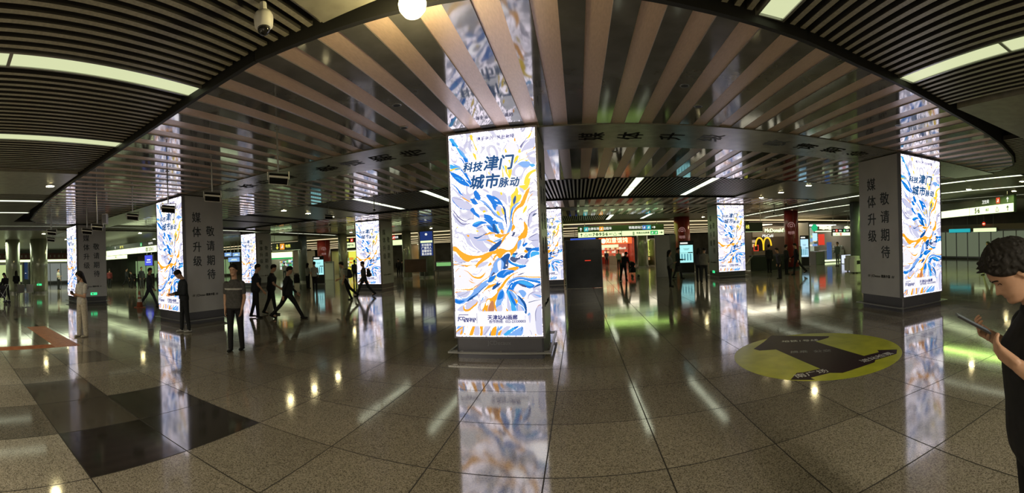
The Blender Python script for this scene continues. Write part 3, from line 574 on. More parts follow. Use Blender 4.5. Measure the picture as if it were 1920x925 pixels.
# lettering left on the beam soffits
def beam_text(xs, s, yc, faded=()):
    for i, (x, ch) in enumerate(zip(xs, s)):
        R_m = Matrix(((0, 0, 0, 0),)*4)
        # seen from below: character top points to -X, its right side towards +Y
        R_m = Matrix(((0, -1, 0, x), (1, 0, 0, yc), (0, 0, -1, ZC-.0135), (0, 0, 0, 1)))
        R_m = Matrix(((0, -1, 0, x), (-1, 0, 0, yc), (0, 0, -1, ZC-.0135), (0, 0, 0, 1)))
        text('lettering', ch, .52, M['ink_dim'] if i not in faded else M['ink'], beam_front, .0015, .006, 0, R_m)
beam_text((.38, 1.12, 1.92, 2.72, 4.2, 4.95, 5.7, 6.45), '媒体升级敬请期待', 7.62, (3, 4))
beam_text((-8.75, -8.05, -7.35, -6.65, -5.35, -4.65, -3.9, -3.2), '媒体升级敬请期待', 7.62, (0, 5))
# ------------------------------------------------------------------ lamp strips in the slatted ceiling
def lamp(x, ya, yb, label, grp, m='lamp', wd=0.26, seg=2.4, z=ZS-.005):
    r = empty('ceiling_light', (x, ya, z), 0, label, 'ceiling light', grp)
    L_ = yb-ya
    f = MB(); f.box(-wd/2-.03, -wd/2, 0, L_, 0, .1); f.box(wd/2, wd/2+.03, 0, L_, 0, .1); f.box(-wd/2-.03, wd/2+.03, -.02, 0, 0, .1); f.box(-wd/2-.03, wd/2+.03, L_, L_+.02, 0, .1)
    f.box(-wd/2-.03, wd/2+.03, 0, L_, .08, .1)
    n = max(1, round(L_/seg)); s = L_/n
    for k in range(1, n): f.box(-wd/2, wd/2, k*s-.02, k*s+.02, .0, .06)
    f.build('housing', M['trim'], r)
    for k in range(n):
        MB().box(-wd/2+.002, wd/2-.002, k*s+.02, (k+1)*s-.02, .012, .05).build('diffuser', M[m], r)
lamp(-4.15, -4, 3.05, 'long lamp strip in the slatted ceiling at upper left, nearest one', 'strip lamps overhead on the left', 'lamp_dim')
lamp(-6.6, -4, 3.1, 'second long lamp strip in the upper left slatted ceiling', 'strip lamps overhead on the left', 'lamp_dim')
lamp(-12.9, -4, 3.2, 'thin distant lamp strip at left edge beside the board ceiling, upper of two', 'strip lamps overhead on the left')
lamp(-15.6, -4, 3.3, 'thin distant lamp strip at left edge beside the board ceiling, lower of two', 'strip lamps overhead on the left')
lamp(1.92, -3.4, 3.55, 'segmented lamp strip at the top edge, right of centre', 'strip lamps overhead on the right', 'lamp_dim', seg=.46)
lamp(4.2, -4, 3.9, 'long lamp strip at upper right ending at the board ceiling', 'strip lamps overhead on the right', 'lamp_dim', seg=1.6)
lamp(-7.75, 12.4, 16.9, 'lamp strip in middle slatted ceiling, left of the two left of centre column', 'strip lamps in the middle slatted ceiling')
lamp(-5.05, 12.4, 16.9, 'lamp strip in middle slatted ceiling just left of the centre column', 'strip lamps in the middle slatted ceiling')
lamp(2.05, 12.4, 17.0, 'shorter lamp strip in middle slatted ceiling right of the centre column', 'strip lamps in the middle slatted ceiling')
lamp(4.6, 12.4, 17.0, 'second lamp strip right of the centre column, under the beam lettering', 'strip lamps in the middle slatted ceiling')
for i, x in enumerate((-7.75, -5.05, 2.3, 4.9)):
    lamp(x, 25.6, 30.4, 'far lamp strip above the overhead direction signs', 'far strip lamps beyond the back columns')
for i, (x, a, b_) in enumerate(((12.9, 6.5, 38), (15.6, 3, 38))):
    lamp(x, a, b_, ('upper', 'lower')[i] + ' of two very long thin lamp lines running behind the right column', 'long lamp lines on the right')
lamp(-20.5, 2, 30, 'long lamp line over the left concourse, nearer of three', 'long lamp lines on the left')
lamp(-24, -4, 30, 'long lamp line over the left concourse, middle of three', 'long lamp lines on the left')
lamp(-30, -4, 30, 'long lamp line over the left concourse, farthest of three', 'long lamp lines on the left')
lamp(18.6, 0, 24, 'long lamp line above the restroom sign at right', 'long lamp lines on the right')

def downlight():
    r = empty('downlight', (0, 0, 0))
    MB().lathe([(.11, -.012), (.14, -.012), (.15, .0), (.15, .03), (.11, .03)], 20).build('bezel', M['trim'], r)
    MB().lathe([(.0, -.022), (.07, -.02), (.108, -.0125), (.108, .01)], 20).build('lens', M['down'], r)
    return r
dl = None
for i, (x, y, lab, g) in enumerate(
    [(8.4, 12.9, 'lit round downlight nearest the right column, in the plain band', 'a'), (8.4, 15.1, 'lit round downlight in the plain band, middle of the row', 'a'), (8.4, 17.0, 'lit round downlight in the plain band, farthest of the row', 'a')] +
    [(-11.2, 12.6, 'lit round downlight above the backpack walker, nearest of the left row', 'a'), (-11.25, 14.3, 'lit round downlight of the left row, middle one', 'a'), (-11.4, 16.4, 'lit round downlight of the left row, farthest', 'a')] +
    [(x, y, 'small round downlight glowing in the far ceiling', 'b') for x, y in ((15.1, 10.3), (14.3, 7.2), (-24, 6), (-22.8, 12), (-24, 18), (-23.5, 24), (-17, 27), (-13.5, 27), (-11, 29), (9.4, 26.5), (9.4, 29), (11.0, 27.5), (14.2, 24), (17, 20), (17, 14), (22, 12), (22, 17), (25, 14), (17, 9), (20.6, 8.2), (-10.2, 2.75), (-29, 9), (-28, 16), (-33, 4))]):
    r = (dl := downlight()) if dl is None else copy_tree(dl)
    z = min(ceil_z(x, y), 4.03)
    r.location = (x, y, z); tag(r, lab, 'downlight', 'downlights in the plain band' if g == 'a' else 'far ceiling downlights')
# unlit recessed spots in the boards
sp = None
for i, (x, y) in enumerate(((-2.39, 5.14), (-2.72, 6.09), (1.5, 5.23), (1.92, 5.97), (5.49, 5.32), (-5.6, 6.0), (-8.3, 6.2), (.9, 8.9), (4.9, 9.1), (9.4, 6.0))):
    if sp is None:
        sp = empty('recessed_spot', (0, 0, 0)); MB().lathe([(.04, -.004), (.062, -.004), (.066, 0), (.066, .01)], 18).build('bezel', M['trim'], sp)
        MB().lathe([(0, -.0045), (.05, -.0045), (.05, .01)], 18).build('lens', M['black'], sp); r = sp
    else: r = copy_tree(sp)
    r.location = (x, y, ZC); tag(r, 'small dark unlit spotlight recessed in the striped board ceiling', 'spotlight', 'unlit recessed spots in the board ceiling')
# bare glowing bulb at the top edge
r = empty('bulb_lamp', (-1.2, 2.95, 3.98), 0, 'round glowing yellow bulb lamp at the top edge of the boards', 'lamp')
MB().lathe([(.05, -.05), (.07, -.04), (.07, .0)], 20).build('lamp_holder', M['white'], r)
MB().lathe([(.02, -.27), (.07, -.255), (.105, -.21), (.112, -.17), (.095, -.11), (.055, -.05)], 24).build('glass_globe', emat('bulb_glow', (1.0, .85, .38), 22), r, True)
bl_ = bpy.data.lights.new('bulb_light', 'POINT'); bl_.energy = 45; bl_.color = (1, .8, .35); bl_.shadow_soft_size = .1
bo = bpy.data.objects.new('bulb_light', bl_); COL.objects.link(bo); bo.location = (0, 0, -.42); bo.parent = r
# dome camera
r = empty('dome_camera', (-2.32, 2.44, ZC+.05), 0, 'white dome security camera hanging under the upper left slats', 'security camera')
MB().tube((0, 0, 0), (0, 0, -.09), .03).build('stem', M['white'], r)
MB().lathe([(.05, -.22), (.078, -.2), (.084, -.12), (.07, -.09), (.03, -.085)], 24).build('housing', M['white'], r, True)
MB().lathe([(.005, -.275), (.03, -.268), (.05, -.245), (.056, -.215)], 24).build('dome', mat('smoked_dome', (.01, .01, .01), .05), r, True)
# flood lights hung on rods
M['flood_glass'] = mat('flood_glass', (.008, .008, .008), .8, spec=.1)
M['flood_white'] = mat('flood_bezel', (.7, .7, .66), .35)
def flood(x, y, zl, rot, lab, grp='hanging flood lights'):
    r = empty('flood_light', (x, y, ZC), rot, lab, 'flood light', grp); hh = ZC - zl; up = ceil_z(x, y)-ZC
    MB().tube((0, 0, up), (0, 0, -hh+.12), .014).lathe([(.045, up-.012), (.045, up)], 12).build('hanging_rod', M['trim'], r)
    q = Matrix.Translation((0, 0, -hh)) @ Matrix.Rotation(math.radians(-30), 4, 'X') @ Matrix.Rotation(math.radians(8), 4, 'Y')
    MB().box(-.15, .15, -.09, .09, -.01, .05, 0, q).box(-.12, .12, -.06, .06, .05, .075, 0, q).build('housing', M['flood_glass'], r)
    (MB().box(-.155, .155, -.1, -.075, -.028, -.008, 0, q).box(-.155, .155, .088, .096, -.022, -.008, 0, q).box(-.155, -.147, -.075, .088, -.022, -.008, 0, q).box(.147, .155, -.075, .088, -.022, -.008, 0, q)).build('bezel', M['flood_white'], r)
    MB().box(-.14, .14, -.085, .085, -.018, -.01, 0, q).build('front_glass', M['flood_glass'], r)
    b = MB(); b.tube((-.17, 0, -hh), (-.17, 0, -hh+.13), .01, 6); b.tube((.17, 0, -hh), (.17, 0, -hh+.13), .01, 6); b.tube((-.17, 0, -hh+.13), (.17, 0, -hh+.13), .01, 6)
    b.build('bracket', M['trim'], r)
flood(-4.32, 4.76, 3.12, .8, 'black flood light on a long rod, rightmost of the hanging row')
flood(-6.15, 4.85, 3.10, .9, 'black flood light on a rod above the lettered flank of the left column')
flood(-7.76, 4.83, 3.08, 1.0, 'pale flood light on a rod in front of the left column poster')
flood(-9.59, 4.84, 3.12, 1.1, 'flood light on a rod between the two left columns')
flood(-10.6, 4.22, 2.92, 1.1, 'flood light beside the far left column top, nearer of the pair')
flood(-11.63, 4.29, 2.90, 1.2, 'flood light beside the far left column top, farther of the pair')
flood(-13.14, 3.57, 3.0, 1.2, 'flood light on a rod left of the far left column')
flood(-15.6, 4.2, 2.95, 1.2, 'leftmost small flood light, before the round grey column')
flood(-8.9, 12.6, 3.45, .6, 'small distant flood light under the middle slatted ceiling')
def bullet(x, y, rot, lab):
    r = empty('bullet_camera', (x, y, ZC), rot, lab, 'security camera', 'small bullet cameras under the ceiling')
    MB().tube((0, 0, ceil_z(x, y)-ZC), (0, 0, -.25), .02).build('bracket', M['trim'], r)
    MB().tube((0, -.12, -.3), (0, .14, -.24), .045, 12).build('housing', M['white'], r)
    MB().tube((0, -.14, -.305), (0, -.12, -.3), .05, 12).build('lens_hood', M['black'], r)
bullet(-7.4, 13.5, .5, 'white bullet camera left of the back row column'); bullet(-9.9, 13.9, .9, 'white bullet camera over the dark walking group')
bullet(-12.2, 17.3, .8, 'white bullet camera beside the subway direction sign'); bullet(9.8, 17.1, -.7, 'white bullet camera on the long lamp line at right')
bullet(12.0, 22.5, -.7, 'white bullet camera on the burger restaurant side')
r = empty('wall_speaker', (-13.3, 5.6, 3.35), .8, 'white box loudspeaker hung near the far left column top', 'speaker')
MB().bbox(-.1, .1, -.09, .09, 0, .36, .03).build('cabinet', M['white'], r); MB().box(-.075, .075, -.1, -.088, .03, .33).build('grille', M['frame'], r); MB().tube((0, 0, .36), (0, 0, .6), .012).build('bracket', M['trim'], r)
# ------------------------------------------------------------------ placing helpers: a viewing direction cut with a plane of the hall
_cm = cam_matrix().to_3x3()
def ray(x, y):
    th = (x-960)/F; v = (CY-y)/F
    d = _cm @ Vector((math.sin(th), v, -math.cos(th)))
    return d / math.hypot(d.x, d.y)
def fl(x, y, z=0.0):
    d = ray(x, y); t = (z-1.8)/d.z; return Vector((d.x*t, d.y*t, z))
def aty(x, y, Y):
    d = ray(x, y); t = Y/d.y; return Vector((d.x*t, Y, 1.8+d.z*t))
def prect(x0, x1, yt, yb, Y):
    xm = (x0+x1)/2; a = aty(x0, yt, Y); b = aty(x1, yt, Y); t = aty(xm, yt, Y); q = aty(xm, yb, Y)
    return a.x, b.x, q.z, t.z

# ------------------------------------------------------------------ floor inlays
M['tactile'] = noise_color(mat('tactile_orange', rough=.4), (.30, .09, .03), (.42, .15, .05), 8)
def tactile(x0, x1, y0, y1, along, label):
    m = MB(); m.box(x0, x1, y0, y1, 0, .003)
    if along == 'y':
        x = x0+.03
        while x < x1-.03: m.box(x, x+.025, y0+.02, y1-.02, .003, .009); x += .06
    else:
        y = y0+.03
        while y < y1-.03: m.box(x0+.02, x1-.02, y, y+.025, .003, .009); y += .06
    o = m.build('tactile_paving', M['tactile']); return tag(o, label, 'paving', 'tactile guide strips')
tactile(-9.32, -8.92, -6, 2.48, 'y', 'orange ribbed tactile guide strip running to the left edge')
tactile(-12.3, -8.92, 2.48, 3.06, 'x', 'wide orange ribbed tactile strip leading away behind the woman in white')
M['dark_stone'] = noise_color(mat('black_granite', rough=.1, ior=1.6), (.012, .012, .012), (.03, .028, .025), 90)
tag(box(-14.6, -12.32, 2.42, 2.9, 0, .003).build('stone_inlay', M['dark_stone']), 'black stone inlay continuing the orange tactile strip at left', 'paving')
# round way-finding sticker
M['sticker'] = noise_color(mat('sticker_lime', rough=.28, spec=.12), (.42, .45, .015), (.56, .58, .03), 3)
M['sticker_dark'] = mat('sticker_maroon', (.022, .004, .010), .4, spec=.06)
st = empty('floor_sticker', (3.62, 5.42, 0), 0, 'round lime yellow floor sticker with dark direction arrows', 'floor sticker')
q = MB(); q.lathe([(0, .001), (1.36, .001), (1.36, .002)], 96); q.build('disc', M['sticker'], st)
def poly_floor(name, pts, z, m, par):
    P3 = [fl(x, y) - Vector(par.location) for x, y in pts]; P3 = [(p.x, p.y) for p in P3]
    a = sum(P3[i][0]*P3[(i+1) % len(P3)][1]-P3[(i+1) % len(P3)][0]*P3[i][1] for i in range(len(P3)))
    if a < 0: P3 = P3[::-1]
    return MB().prism(P3, z, z+.0008).build(name, m, par)
poly_floor('arrow', [(1413, 655), (1432, 642), (1446, 630), (1470, 630), (1555, 631), (1553, 634), (1529, 641), (1620, 668), (1648, 661), (1645, 657), (1682, 656), (1681, 664), (1641, 676), (1640, 680), (1580, 700), (1556, 700), (1520, 709), (1528, 713), (1482, 713), (1494, 700), (1506, 699), (1538, 692), (1455, 656), (1424, 658)], .0022, M['sticker_dark'], st)
def floor_text(s, x, y, size, ang, m=None):
    p = fl(x, y) - Vector(st.location)
    return text('lettering', s, size, m or M['white'], st, .0004, .0, 0, T(p.x, p.y, .0034) @ RZ(ang))
def fang(x0, y0, x1, y1): a = fl(x0, y0); b = fl(x1, y1); return math.atan2(b.y-a.y, b.x-a.x)
floor_text('地铁1号线', 1500, 640, .15, fang(1440, 645, 1560, 640)); floor_text('换乘  公交', 1520, 660, .15, fang(1440, 665, 1580, 660), M['frame'])
floor_text('南广场', 1522, 701.5, .17, fang(1490, 709, 1560, 695)); floor_text('进站检票', 1645, 670.5, .16, fang(1600, 683, 1680, 660))
# ------------------------------------------------------------------ overhead signs
M['sign_dark'] = mat('sign_dark', (.022, .03, .022), .4)
M['sign_lit'] = emat('sign_lit', (.82, 1.0, .52), 1.15)
M['sign_white'] = emat('sign_white', (.85, 1, .55), 1.7)
M['ink_green'] = mat('sign_ink', (.02, .03, .02), .5)
M['txt_white'] = emat('sign_text_white', (1, 1, .92), .9)
M['txt_yellow'] = emat('sign_text_yellow', (.95, .9, .12), .9)
M['teal'] = emat('icon_teal', (.02, .5, .55), .8); M['orange'] = emat('icon_orange', (1, .38, .03), .9)
M['green'] = emat('icon_green', (.02, .6, .15), .8); M['blue'] = emat('icon_blue', (.04, .16, .6), .8); M['red'] = emat('icon_red', (.9, .05, .02), .8)
def sign(x0, x1, z0, z1, zm, Y, label, items, lit='sign_lit', rz=None, origin=None, group=None):
    """two tier hanging sign in the plane Y, facing the viewer. items: (kind, fraction along, tier, text/material, size)"""
    W = x1-x0
    r = empty('direction_sign', origin or ((x0+x1)/2, Y, 0), rz or 0, label, 'sign', group)
    MB().box(-W/2, W/2, 0, .16, z0, z1).build('housing', M['sign_dark'], r)
    if zm > z0:
        n = max(1, round(W/3.2)); s = W/n
        for k in range(n): MB().box(-W/2+k*s+.02, -W/2+(k+1)*s-.02, -.012, 0, z0+.02, zm).build('lit_panel', M[lit], r)
    ox_, oy_ = (origin[0], origin[1]) if origin else ((x0+x1)/2, Y)
    for k in (-.42, .42): MB().tube((W*k, .08, z1), (W*k, .08, ceil_z(ox_+W*k*math.cos(rz or 0), oy_+W*k*math.sin(rz or 0))), .015).build('hanging_rod', M['trim'], r)
    for kind, u, tier, val, *sz in items:
        zc = (z0+zm)/2 if tier == 0 else (zm+z1)/2; h = (zm-z0 if tier == 0 else z1-zm); x = -W/2+u*W
        if kind == 't':
            col = sz[1] if len(sz) > 1 else ('ink_green' if tier == 0 else 'txt_white')
            text('lettering', val, h*sz[0], M[col], r, .002, (h*.032 if sz[0] > .6 else h*.012), 0, T(x, -.016, zc) @ FRONT)
        elif kind == 'i':
            s = h*.36; MB().box(x-s, x+s, -.018, -.012, zc-s, zc+s).build('pictogram', M[val], r)
            MB().box(x-s*.5, x+s*.4, -.021, -.018, zc-s*.5, zc-s*.1).box(x-s*.1, x+s*.35, -.021, -.018, zc-s*.1, zc+s*.5).build('pictogram_mark', M['txt_white'], r)
        elif kind == 'a':   # arrow
            s = h*.32; col = sz[0] if sz else ('ink_green' if tier == 0 else 'txt_white'); d = val
            q = Matrix.Translation((x, -.016, zc)) @ Matrix.Rotation({'up': 0, 'right': math.pi/2, 'left': -math.pi/2, 'down': math.pi}[d], 4, 'Y')
            m = MB(); m.box(-s*.16, s*.16, -.003, .003, -s, s*.3, 0, q)
            m.add([q @ Vector(p) for p in ((-s*.75, -.003, s*.1), (s*.75, -.003, s*.1), (0, -.003, s), (-s*.75, .003, s*.1), (s*.75, .003, s*.1), (0, .003, s))], ((0,1,2),(5,4,3),(0,3,4,1),(1,4,5,2),(2,5,3,0)))
            m.build('arrow', M[col], r)
        elif kind == 'u':   # exit box
            s = h*.3; m = MB(); m.box(x-s, x-s*.8, -.016, -.012, zc-s, zc+s*.2); m.box(x+s*.8, x+s, -.016, -.012, zc-s, zc+s*.2); m.box(x-s, x+s, -.016, -.012, zc-s, zc-s*.8); m.box(x-s*.1, x+s*.1, -.016, -.012, zc-s*.4, zc+s*.9)
            m.box(x-s*.4, x+s*.4, -.016, -.012, zc+s*.5, zc+s*.7); m.build('pictogram', M['ink_green'], r)
    return r
def psign(x0, x1, yt, ym, yb, Y, label, items, **k):
    a, b, z0, z1 = prect(x0, x1, yt, yb, Y); zm = aty((x0+x1)/2, ym, Y).z
    return sign(a, b, z0, min(z1, 3.85), min(zm, 3.8), Y, label, items, **k)
psign(1083, 1244.5, 422.5, 433.5, 443.5, 30.8, 'long two tier direction sign with exit numbers 7 8 9 5 6', [
    ('a', .035, 1, 'up'), ('i', .095, 1, 'teal'), ('t', .18, 1, '北停车场', .5), ('i', .27, 1, 'orange'), ('t', .34, 1, '出租车', .5),
    ('t', .67, 1, '铁路进站口', .5), ('i', .77, 1, 'blue'), ('i', .82, 1, 'teal'), ('a', .88, 1, 'right'),
    ('a', .04, 0, 'up'), ('u', .09, 0, ''), ('t', .14, 0, '出口', .34), ('t', .255, 0, '7·8·9·5·6', .8), ('t', .375, 0, '出口', .34), ('u', .425, 0, ''), ('a', .48, 0, 'right'),
    ('t', .64, 0, '||', .7), ('t', .75, 0, '铁路出站换乘', .42), ('i', .86, 0, 'green'), ('i', .905, 0, 'green'), ('a', .965, 0, 'right')])
psign(509.5, 563, 454.5, 470, 470.2, 23.5, 'dark sign with yellow down arrow and orange subway mark', [('a', .2, 1, 'down', 'txt_yellow'), ('i', .38, 1, 'orange'), ('t', .58, 1, '地铁', .42, 'txt_yellow')])
psign(636, 665.5, 447, 455.8, 465.6, 31, 'sign with yellow lettering left of the back row column', [('a', .12, 1, 'left'), ('t', .42, 1, '南广场', .5, 'txt_yellow'), ('i', .8, 1, 'red'), ('a', .12, 0, 'left'), ('i', .36, 0, 'teal'), ('t', .68, 0, '出租汽车', .42)])
psign(735.5, 765, 440, 450, 460, 31, 'sign with plain lit lower tier right of the back row column', [('t', .25, 1, '地铁', .45), ('i', .06, 1, 'red')])
psign(199, 294.5, 457, 465.7, 476.8, 13.5, 'long left sign with lit band and exit numbers 2 3 1', [('a', .22, 1, 'up', 'txt_white'), ('t', .36, 1, '南广场', .6, 'txt_yellow'), ('i', .74, 1, 'green'), ('t', .9, 1, '长途汽车', .45), ('t', .88, 0, '出 2·3·1', .75)], lit='sign_white')
psign(199, 238.5, 478, 478.5, 486.5, 17.5, 'smaller white lit sign below the long left sign', [('t', .5, 0, '出口', .5)], lit='sign_white')
psign(1396.5, 1429.6, 417, 435, 435.2, 18.6, 'grey hanging sign with yellow-green line character beside the back row poster', [('t', .14, 1, '线', .42, 'txt_yellow')])
psign(1561, 1594, 429.5, 436.2, 442.6, 24, 'small two tier sign with red mark in front of the right shops', [('a', .08, 1, 'left'), ('i', .22, 1, 'red'), ('t', .42, 1, '进站', .5), ('i', .66, 1, 'green'), ('t', .84, 1, '公交', .5), ('t', .25, 0, '出口', .6), ('i', .45, 0, 'red')], lit='sign_white')
# restroom sign on the right, turned across the hall
A_ = Vector((16.4, 8.7, 0)); B_ = Vector((19.0, 15.4, 0)); L_ = (A_-B_).length; d_ = A_-B_
sign(-L_/2, L_/2, 3.0, 3.80, 3.41, 0, 'restroom and exit 5 6 sign with brightly lit lower tier at right', [
    ('t', .70, 1, '卫生间', .5), ('i', .84, 1, 'red'), ('a', .94, 1, 'up'), ('t', .60, 0, '5·6', .85), ('t', .72, 0, '出口', .34), ('u', .83, 0, ''), ('a', .94, 0, 'up')],
    lit='sign_white', rz=math.atan2(d_.y, d_.x), origin=((A_+B_)/2).to_tuple())
# ------------------------------------------------------------------ pillars
M['pillar'] = noise_color(mat('pillar_metal', rough=.22, metal=.35), (.36, .39, .31), (.48, .5, .42), 2, stretch=(1, 1, .2))
M['pillar_dark'] = noise_color(mat('pillar_dark', rough=.3), (.12, .14, .14), (.17, .19, .19), 2)
M['redcol'] = mat('red_cladding', (.30, .035, .03), .3)
def round_pillar(x, y, r, label, m='pillar', top=4.0, group='round grey pillars'):
    o = empty('round_pillar', (x, y, 0), 0, label, 'pillar', group)
    MB().lathe([(r, .12), (r, top)], 40).build('shaft', M[m], o, True); MB().lathe([(r+.02, 0), (r+.02, .14), (r, .15)], 40).build('base_ring', M['trim'] if m != 'redcol' else M['black'], o)
    q = MB()
    for k in range(4):
        a = k*math.pi/2+.3; q.box(-.008, .008, r-.004, r+.002, .15, top, 0, RZ(a))
    q.build('seam', M['frame'], o); return o
def pill(px, py, wpx, label, **k):
    p = fl(px, py); d = math.hypot(p.x, p.y); r = wpx/755*d/2; u = Vector((p.x, p.y, 0)).normalized()*r
    return round_pillar(p.x+u.x, p.y+u.y, r, label, **k)
pill(74, 551, 33, 'large round grey pillar at left with a green exit badge')
pill(25, 551, 27, 'round grey pillar at the left edge behind dark-haired travellers')
round_pillar(-43, 17, .7, 'distant round pillar seen left of the far left column')
pill(547.5, 515, 14, 'slim round pillar under the subway sign', group='round grey pillars')
pill(569.5, 530, 17, 'dark round pillar left of the brick-red one', m='pillar_dark')
pill(1206, 502, 20, 'grey round pillar behind the long direction sign')
pill(645, 528, 17, 'grey pillar under the yellow lettered sign', m='pillar')
pill(765, 524, 17, 'grey pillar behind the brown panel')
pill(801, 521, 29, 'dark pillar carrying the blue service sign', m='pillar_dark')
pill(1606, 511, 20, 'dark teal pillar touching the left edge of the front right column', m='pillar_dark')
def red_pillar(px, py, wpx, label):
    o = pill(px, py, wpx, label, m='redcol', group='red clad pillars'); p = Vector(o.location); d = math.hypot(p.x, p.y); r = wpx/755*d/2
    o.rotation_euler = (0, 0, math.atan2(p.y, p.x)-math.pi/2)
    q = MB(); y = -r-.012
    for k in range(15):
        a = math.pi*(k/14)*1.3-.15*math.pi; a2 = math.pi*((k+1)/14)*1.3-.15*math.pi
        if k < 14: q.tube((.22*math.cos(a), y, 2.95+.22*math.sin(a)), (.22*math.cos(a2), y, 2.95+.22*math.sin(a2)), .022, 5)
    q.box(-.1, .1, y-.01, y+.01, 2.85, 2.9); q.box(-.1, -.06, y-.01, y+.01, 2.9, 3.05); q.box(.06, .1, y-.01, y+.01, 2.9, 3.05); q.box(-.1, .1, y-.01, y+.01, 3.03, 3.07)
    q.build('subway_mark', emat('faded_pink', (.75, .42, .38), .35), o)
    text('lettering', '地铁', .24, bpy.data.materials['faded_pink'], o, .004, .004, 0, T(0, y, 2.45) @ FRONT)
red_pillar(1281.5, 508.5, 30, 'red clad pillar behind the bright cyan kiosk screen')
red_pillar(1486, 505, 27, 'red clad pillar beside the burger restaurant')
red_pillar(609, 522, 25, 'brownish red pillar behind the left kiosk')
# ------------------------------------------------------------------ kiosks
M['screen_print'] = emat('screen_print', (.2, .6, .7), .6); M['screen_cyan'] = emat('screen_cyan', (.45, .95, .95), 1.0); M['screen_blue'] = emat('screen_blue', (.5, .8, 1.0), 1.1)
def kiosk(px, py, wpx, label, scr='screen_cyan', h=2.15):
    p = fl(px, py); d = p.length; w_ = wpx/755*math.hypot(p.x, p.y)
    o = empty('info_kiosk', (p.x, p.y, 0), math.atan2(p.y, p.x)-math.pi/2, label, 'kiosk')
    MB().bbox(-w_/2, w_/2, 0, .4, .06, h, .03).build('cabinet', M['black'], o); MB().box(-w_/2-.06, w_/2+.06, -.06, .46, 0, .06).build('base', M['frame'], o)
    s = MB().box(-w_*.44, w_*.44, -.012, 0, .72, h-.28).build('screen', M[scr], o)
    q = MB(); z = h-.5
    for k in range(4): q.box(-w_*.36+k*w_*.19, -w_*.25+k*w_*.19, -.016, -.012, .85, 1.3, 1)
    q.box(-w_*.42, w_*.1, -.016, -.012, 1.36, 1.375); q.box(w_*.1, w_*.42, -.016, -.012, 1.34, 1.4); q.box(-w_*.15, w_*.15, -.016, -.012, 1.55, 1.57); q.box(-w_*.2, w_*.2, -.016, -.012, 1.62, 1.64)
    q.build('screen_text', [M['sign_dark'], M['screen_print']], s)['kind'] = 'stuff'
    MB().box(-w_*.4, w_*.1, -.006, 0, h-.2, h-.1).build('header_mark', M['txt_white'], o); return o
kiosk(1288.5, 513, 28, 'kiosk with bright cyan screen leaning against the red pillar')
kiosk(1509.5, 500, 16.5, 'kiosk with pale blue screen right of the red pillar', 'screen_blue', 2.3)
kiosk(598.5, 533, 21, 'kiosk with pale cyan screen beside the brownish red pillar')
# ------------------------------------------------------------------ boards and panels
def panel(name, px0, px1, yt, yb, Y, m, label, cat, dep=.08, legs=False, z0=None):
    a, b, zb, zt = prect(px0, px1, yt, yb, Y); zb = max(zb, 0) if z0 is None else z0
    o = empty(name, ((a+b)/2, Y, 0), 0, label, cat); w_ = b-a
    MB().bbox(-w_/2, w_/2, 0, dep, zb+.01, zt, .012).build('board', m, o)
    f = MB(); f.box(-w_/2-.015, -w_/2+.02, -.015, dep+.01, zb, zt+.02); f.box(w_/2-.02, w_/2+.015, -.015, dep+.01, zb, zt+.02); f.box(-w_/2, w_/2, -.015, dep+.01, zt-.01, zt+.02)
    f.build('edge_frame', M['frame'], o)
    if legs:
        for s in (-1, 1): MB().box(s*w_*.4-.03, s*w_*.4+.03, -.2, .3, 0, .03).box(s*w_*.4-.02, s*w_*.4+.02, .02, .06, .03, max(zb, .1)).build('leg', M['trim'], o)
    return o, w_, zb, zt
hm = noise_color(mat('hoarding_film', rough=.2), (.012, .016, .022), (.03, .036, .045), 1.2)
o, w_, zb, zt = panel('hoarding', 1059, 1127, 450.5, 545, 18.9, hm, 'dark glossy hoarding with faint lettering right of the central column', 'hoarding', z0=0)
text('lettering', '敬请期待 盛大开业', .2, mat('faint_print', (.07, .08, .1), .5), o, .002, .004, .2, T(-.1, -.004, 1.75) @ FRONT)

MB().box(.05, .33, -.006, 0, 1.28, 1.32).build('red_mark', M['red'], o)
panel('partition_board', 1228.5, 1255.5, 441.5, 521, 23.4, noise_color(mat('white_board', rough=.5), (.66, .66, .70), (.74, .74, .78), 1), 'tall blank white partition board left of the red pillar', 'partition', .1, z0=0)
panel('partition_board', 1256.5, 1266, 440, 512, 27, M['pillar'], 'narrow grey partition between white board and red pillar', 'partition', .1, z0=0)
panel('notice_board', 608, 625, 491, 529, 30, noise_color(mat('cream_board', rough=.5), (.55, .55, .48), (.62, .62, .55), 1), 'cream notice stand beside the left kiosk', 'notice board', .08, z0=0)
text('lettering', '乘客须知', .2, M['ink_green'], COL.objects['notice_board'], .002, .003, 0, T(0, -.004, 1.6) @ FRONT)
panel('notice_board', 1486, 1502, 463, 499, 23.6, bpy.data.materials['cream_board'], 'white notice stand in front of the red pillar at right', 'notice board', .1, z0=0)
panel('wooden_panel', 758, 799, 486.5, 511, 29, noise_color(mat('brown_panel', rough=.4), (.10, .06, .045), (.14, .085, .065), 2), 'brown waist-high panel between two pillars', 'panel', .1, True)
o, w_, zb, zt = panel('service_sign', 786.5, 811, 434, 480, 27.2, emat('navy_sign', (.02, .045, .2), .8), 'navy blue hanging service sign with white lines', 'sign', .1)
for k, s in enumerate(('咨询服务', '广播寻人', '温馨候车', '重点旅客')): text('lettering', s, .2, M['txt_white'], o, .002, .002, 0, T(0, -.02, zb+.78-.22*k) @ FRONT)
MB().box(-w_*.45, w_*.45, -.02, -.012, zb+.95, zb+1.1).build('title_bar', M['sign_lit'], o); MB().lathe([(0, 0), (.09, 0), (.09, .01)], 16, T(0, -.02, zt-.22) @ FRONT).build('service_mark', M['txt_white'], o)
MB().tube((0, .05, zt), (0, .05, ceil_z(o.location.x, 27.2)), .02).build('hanging_rod', M['trim'], o)
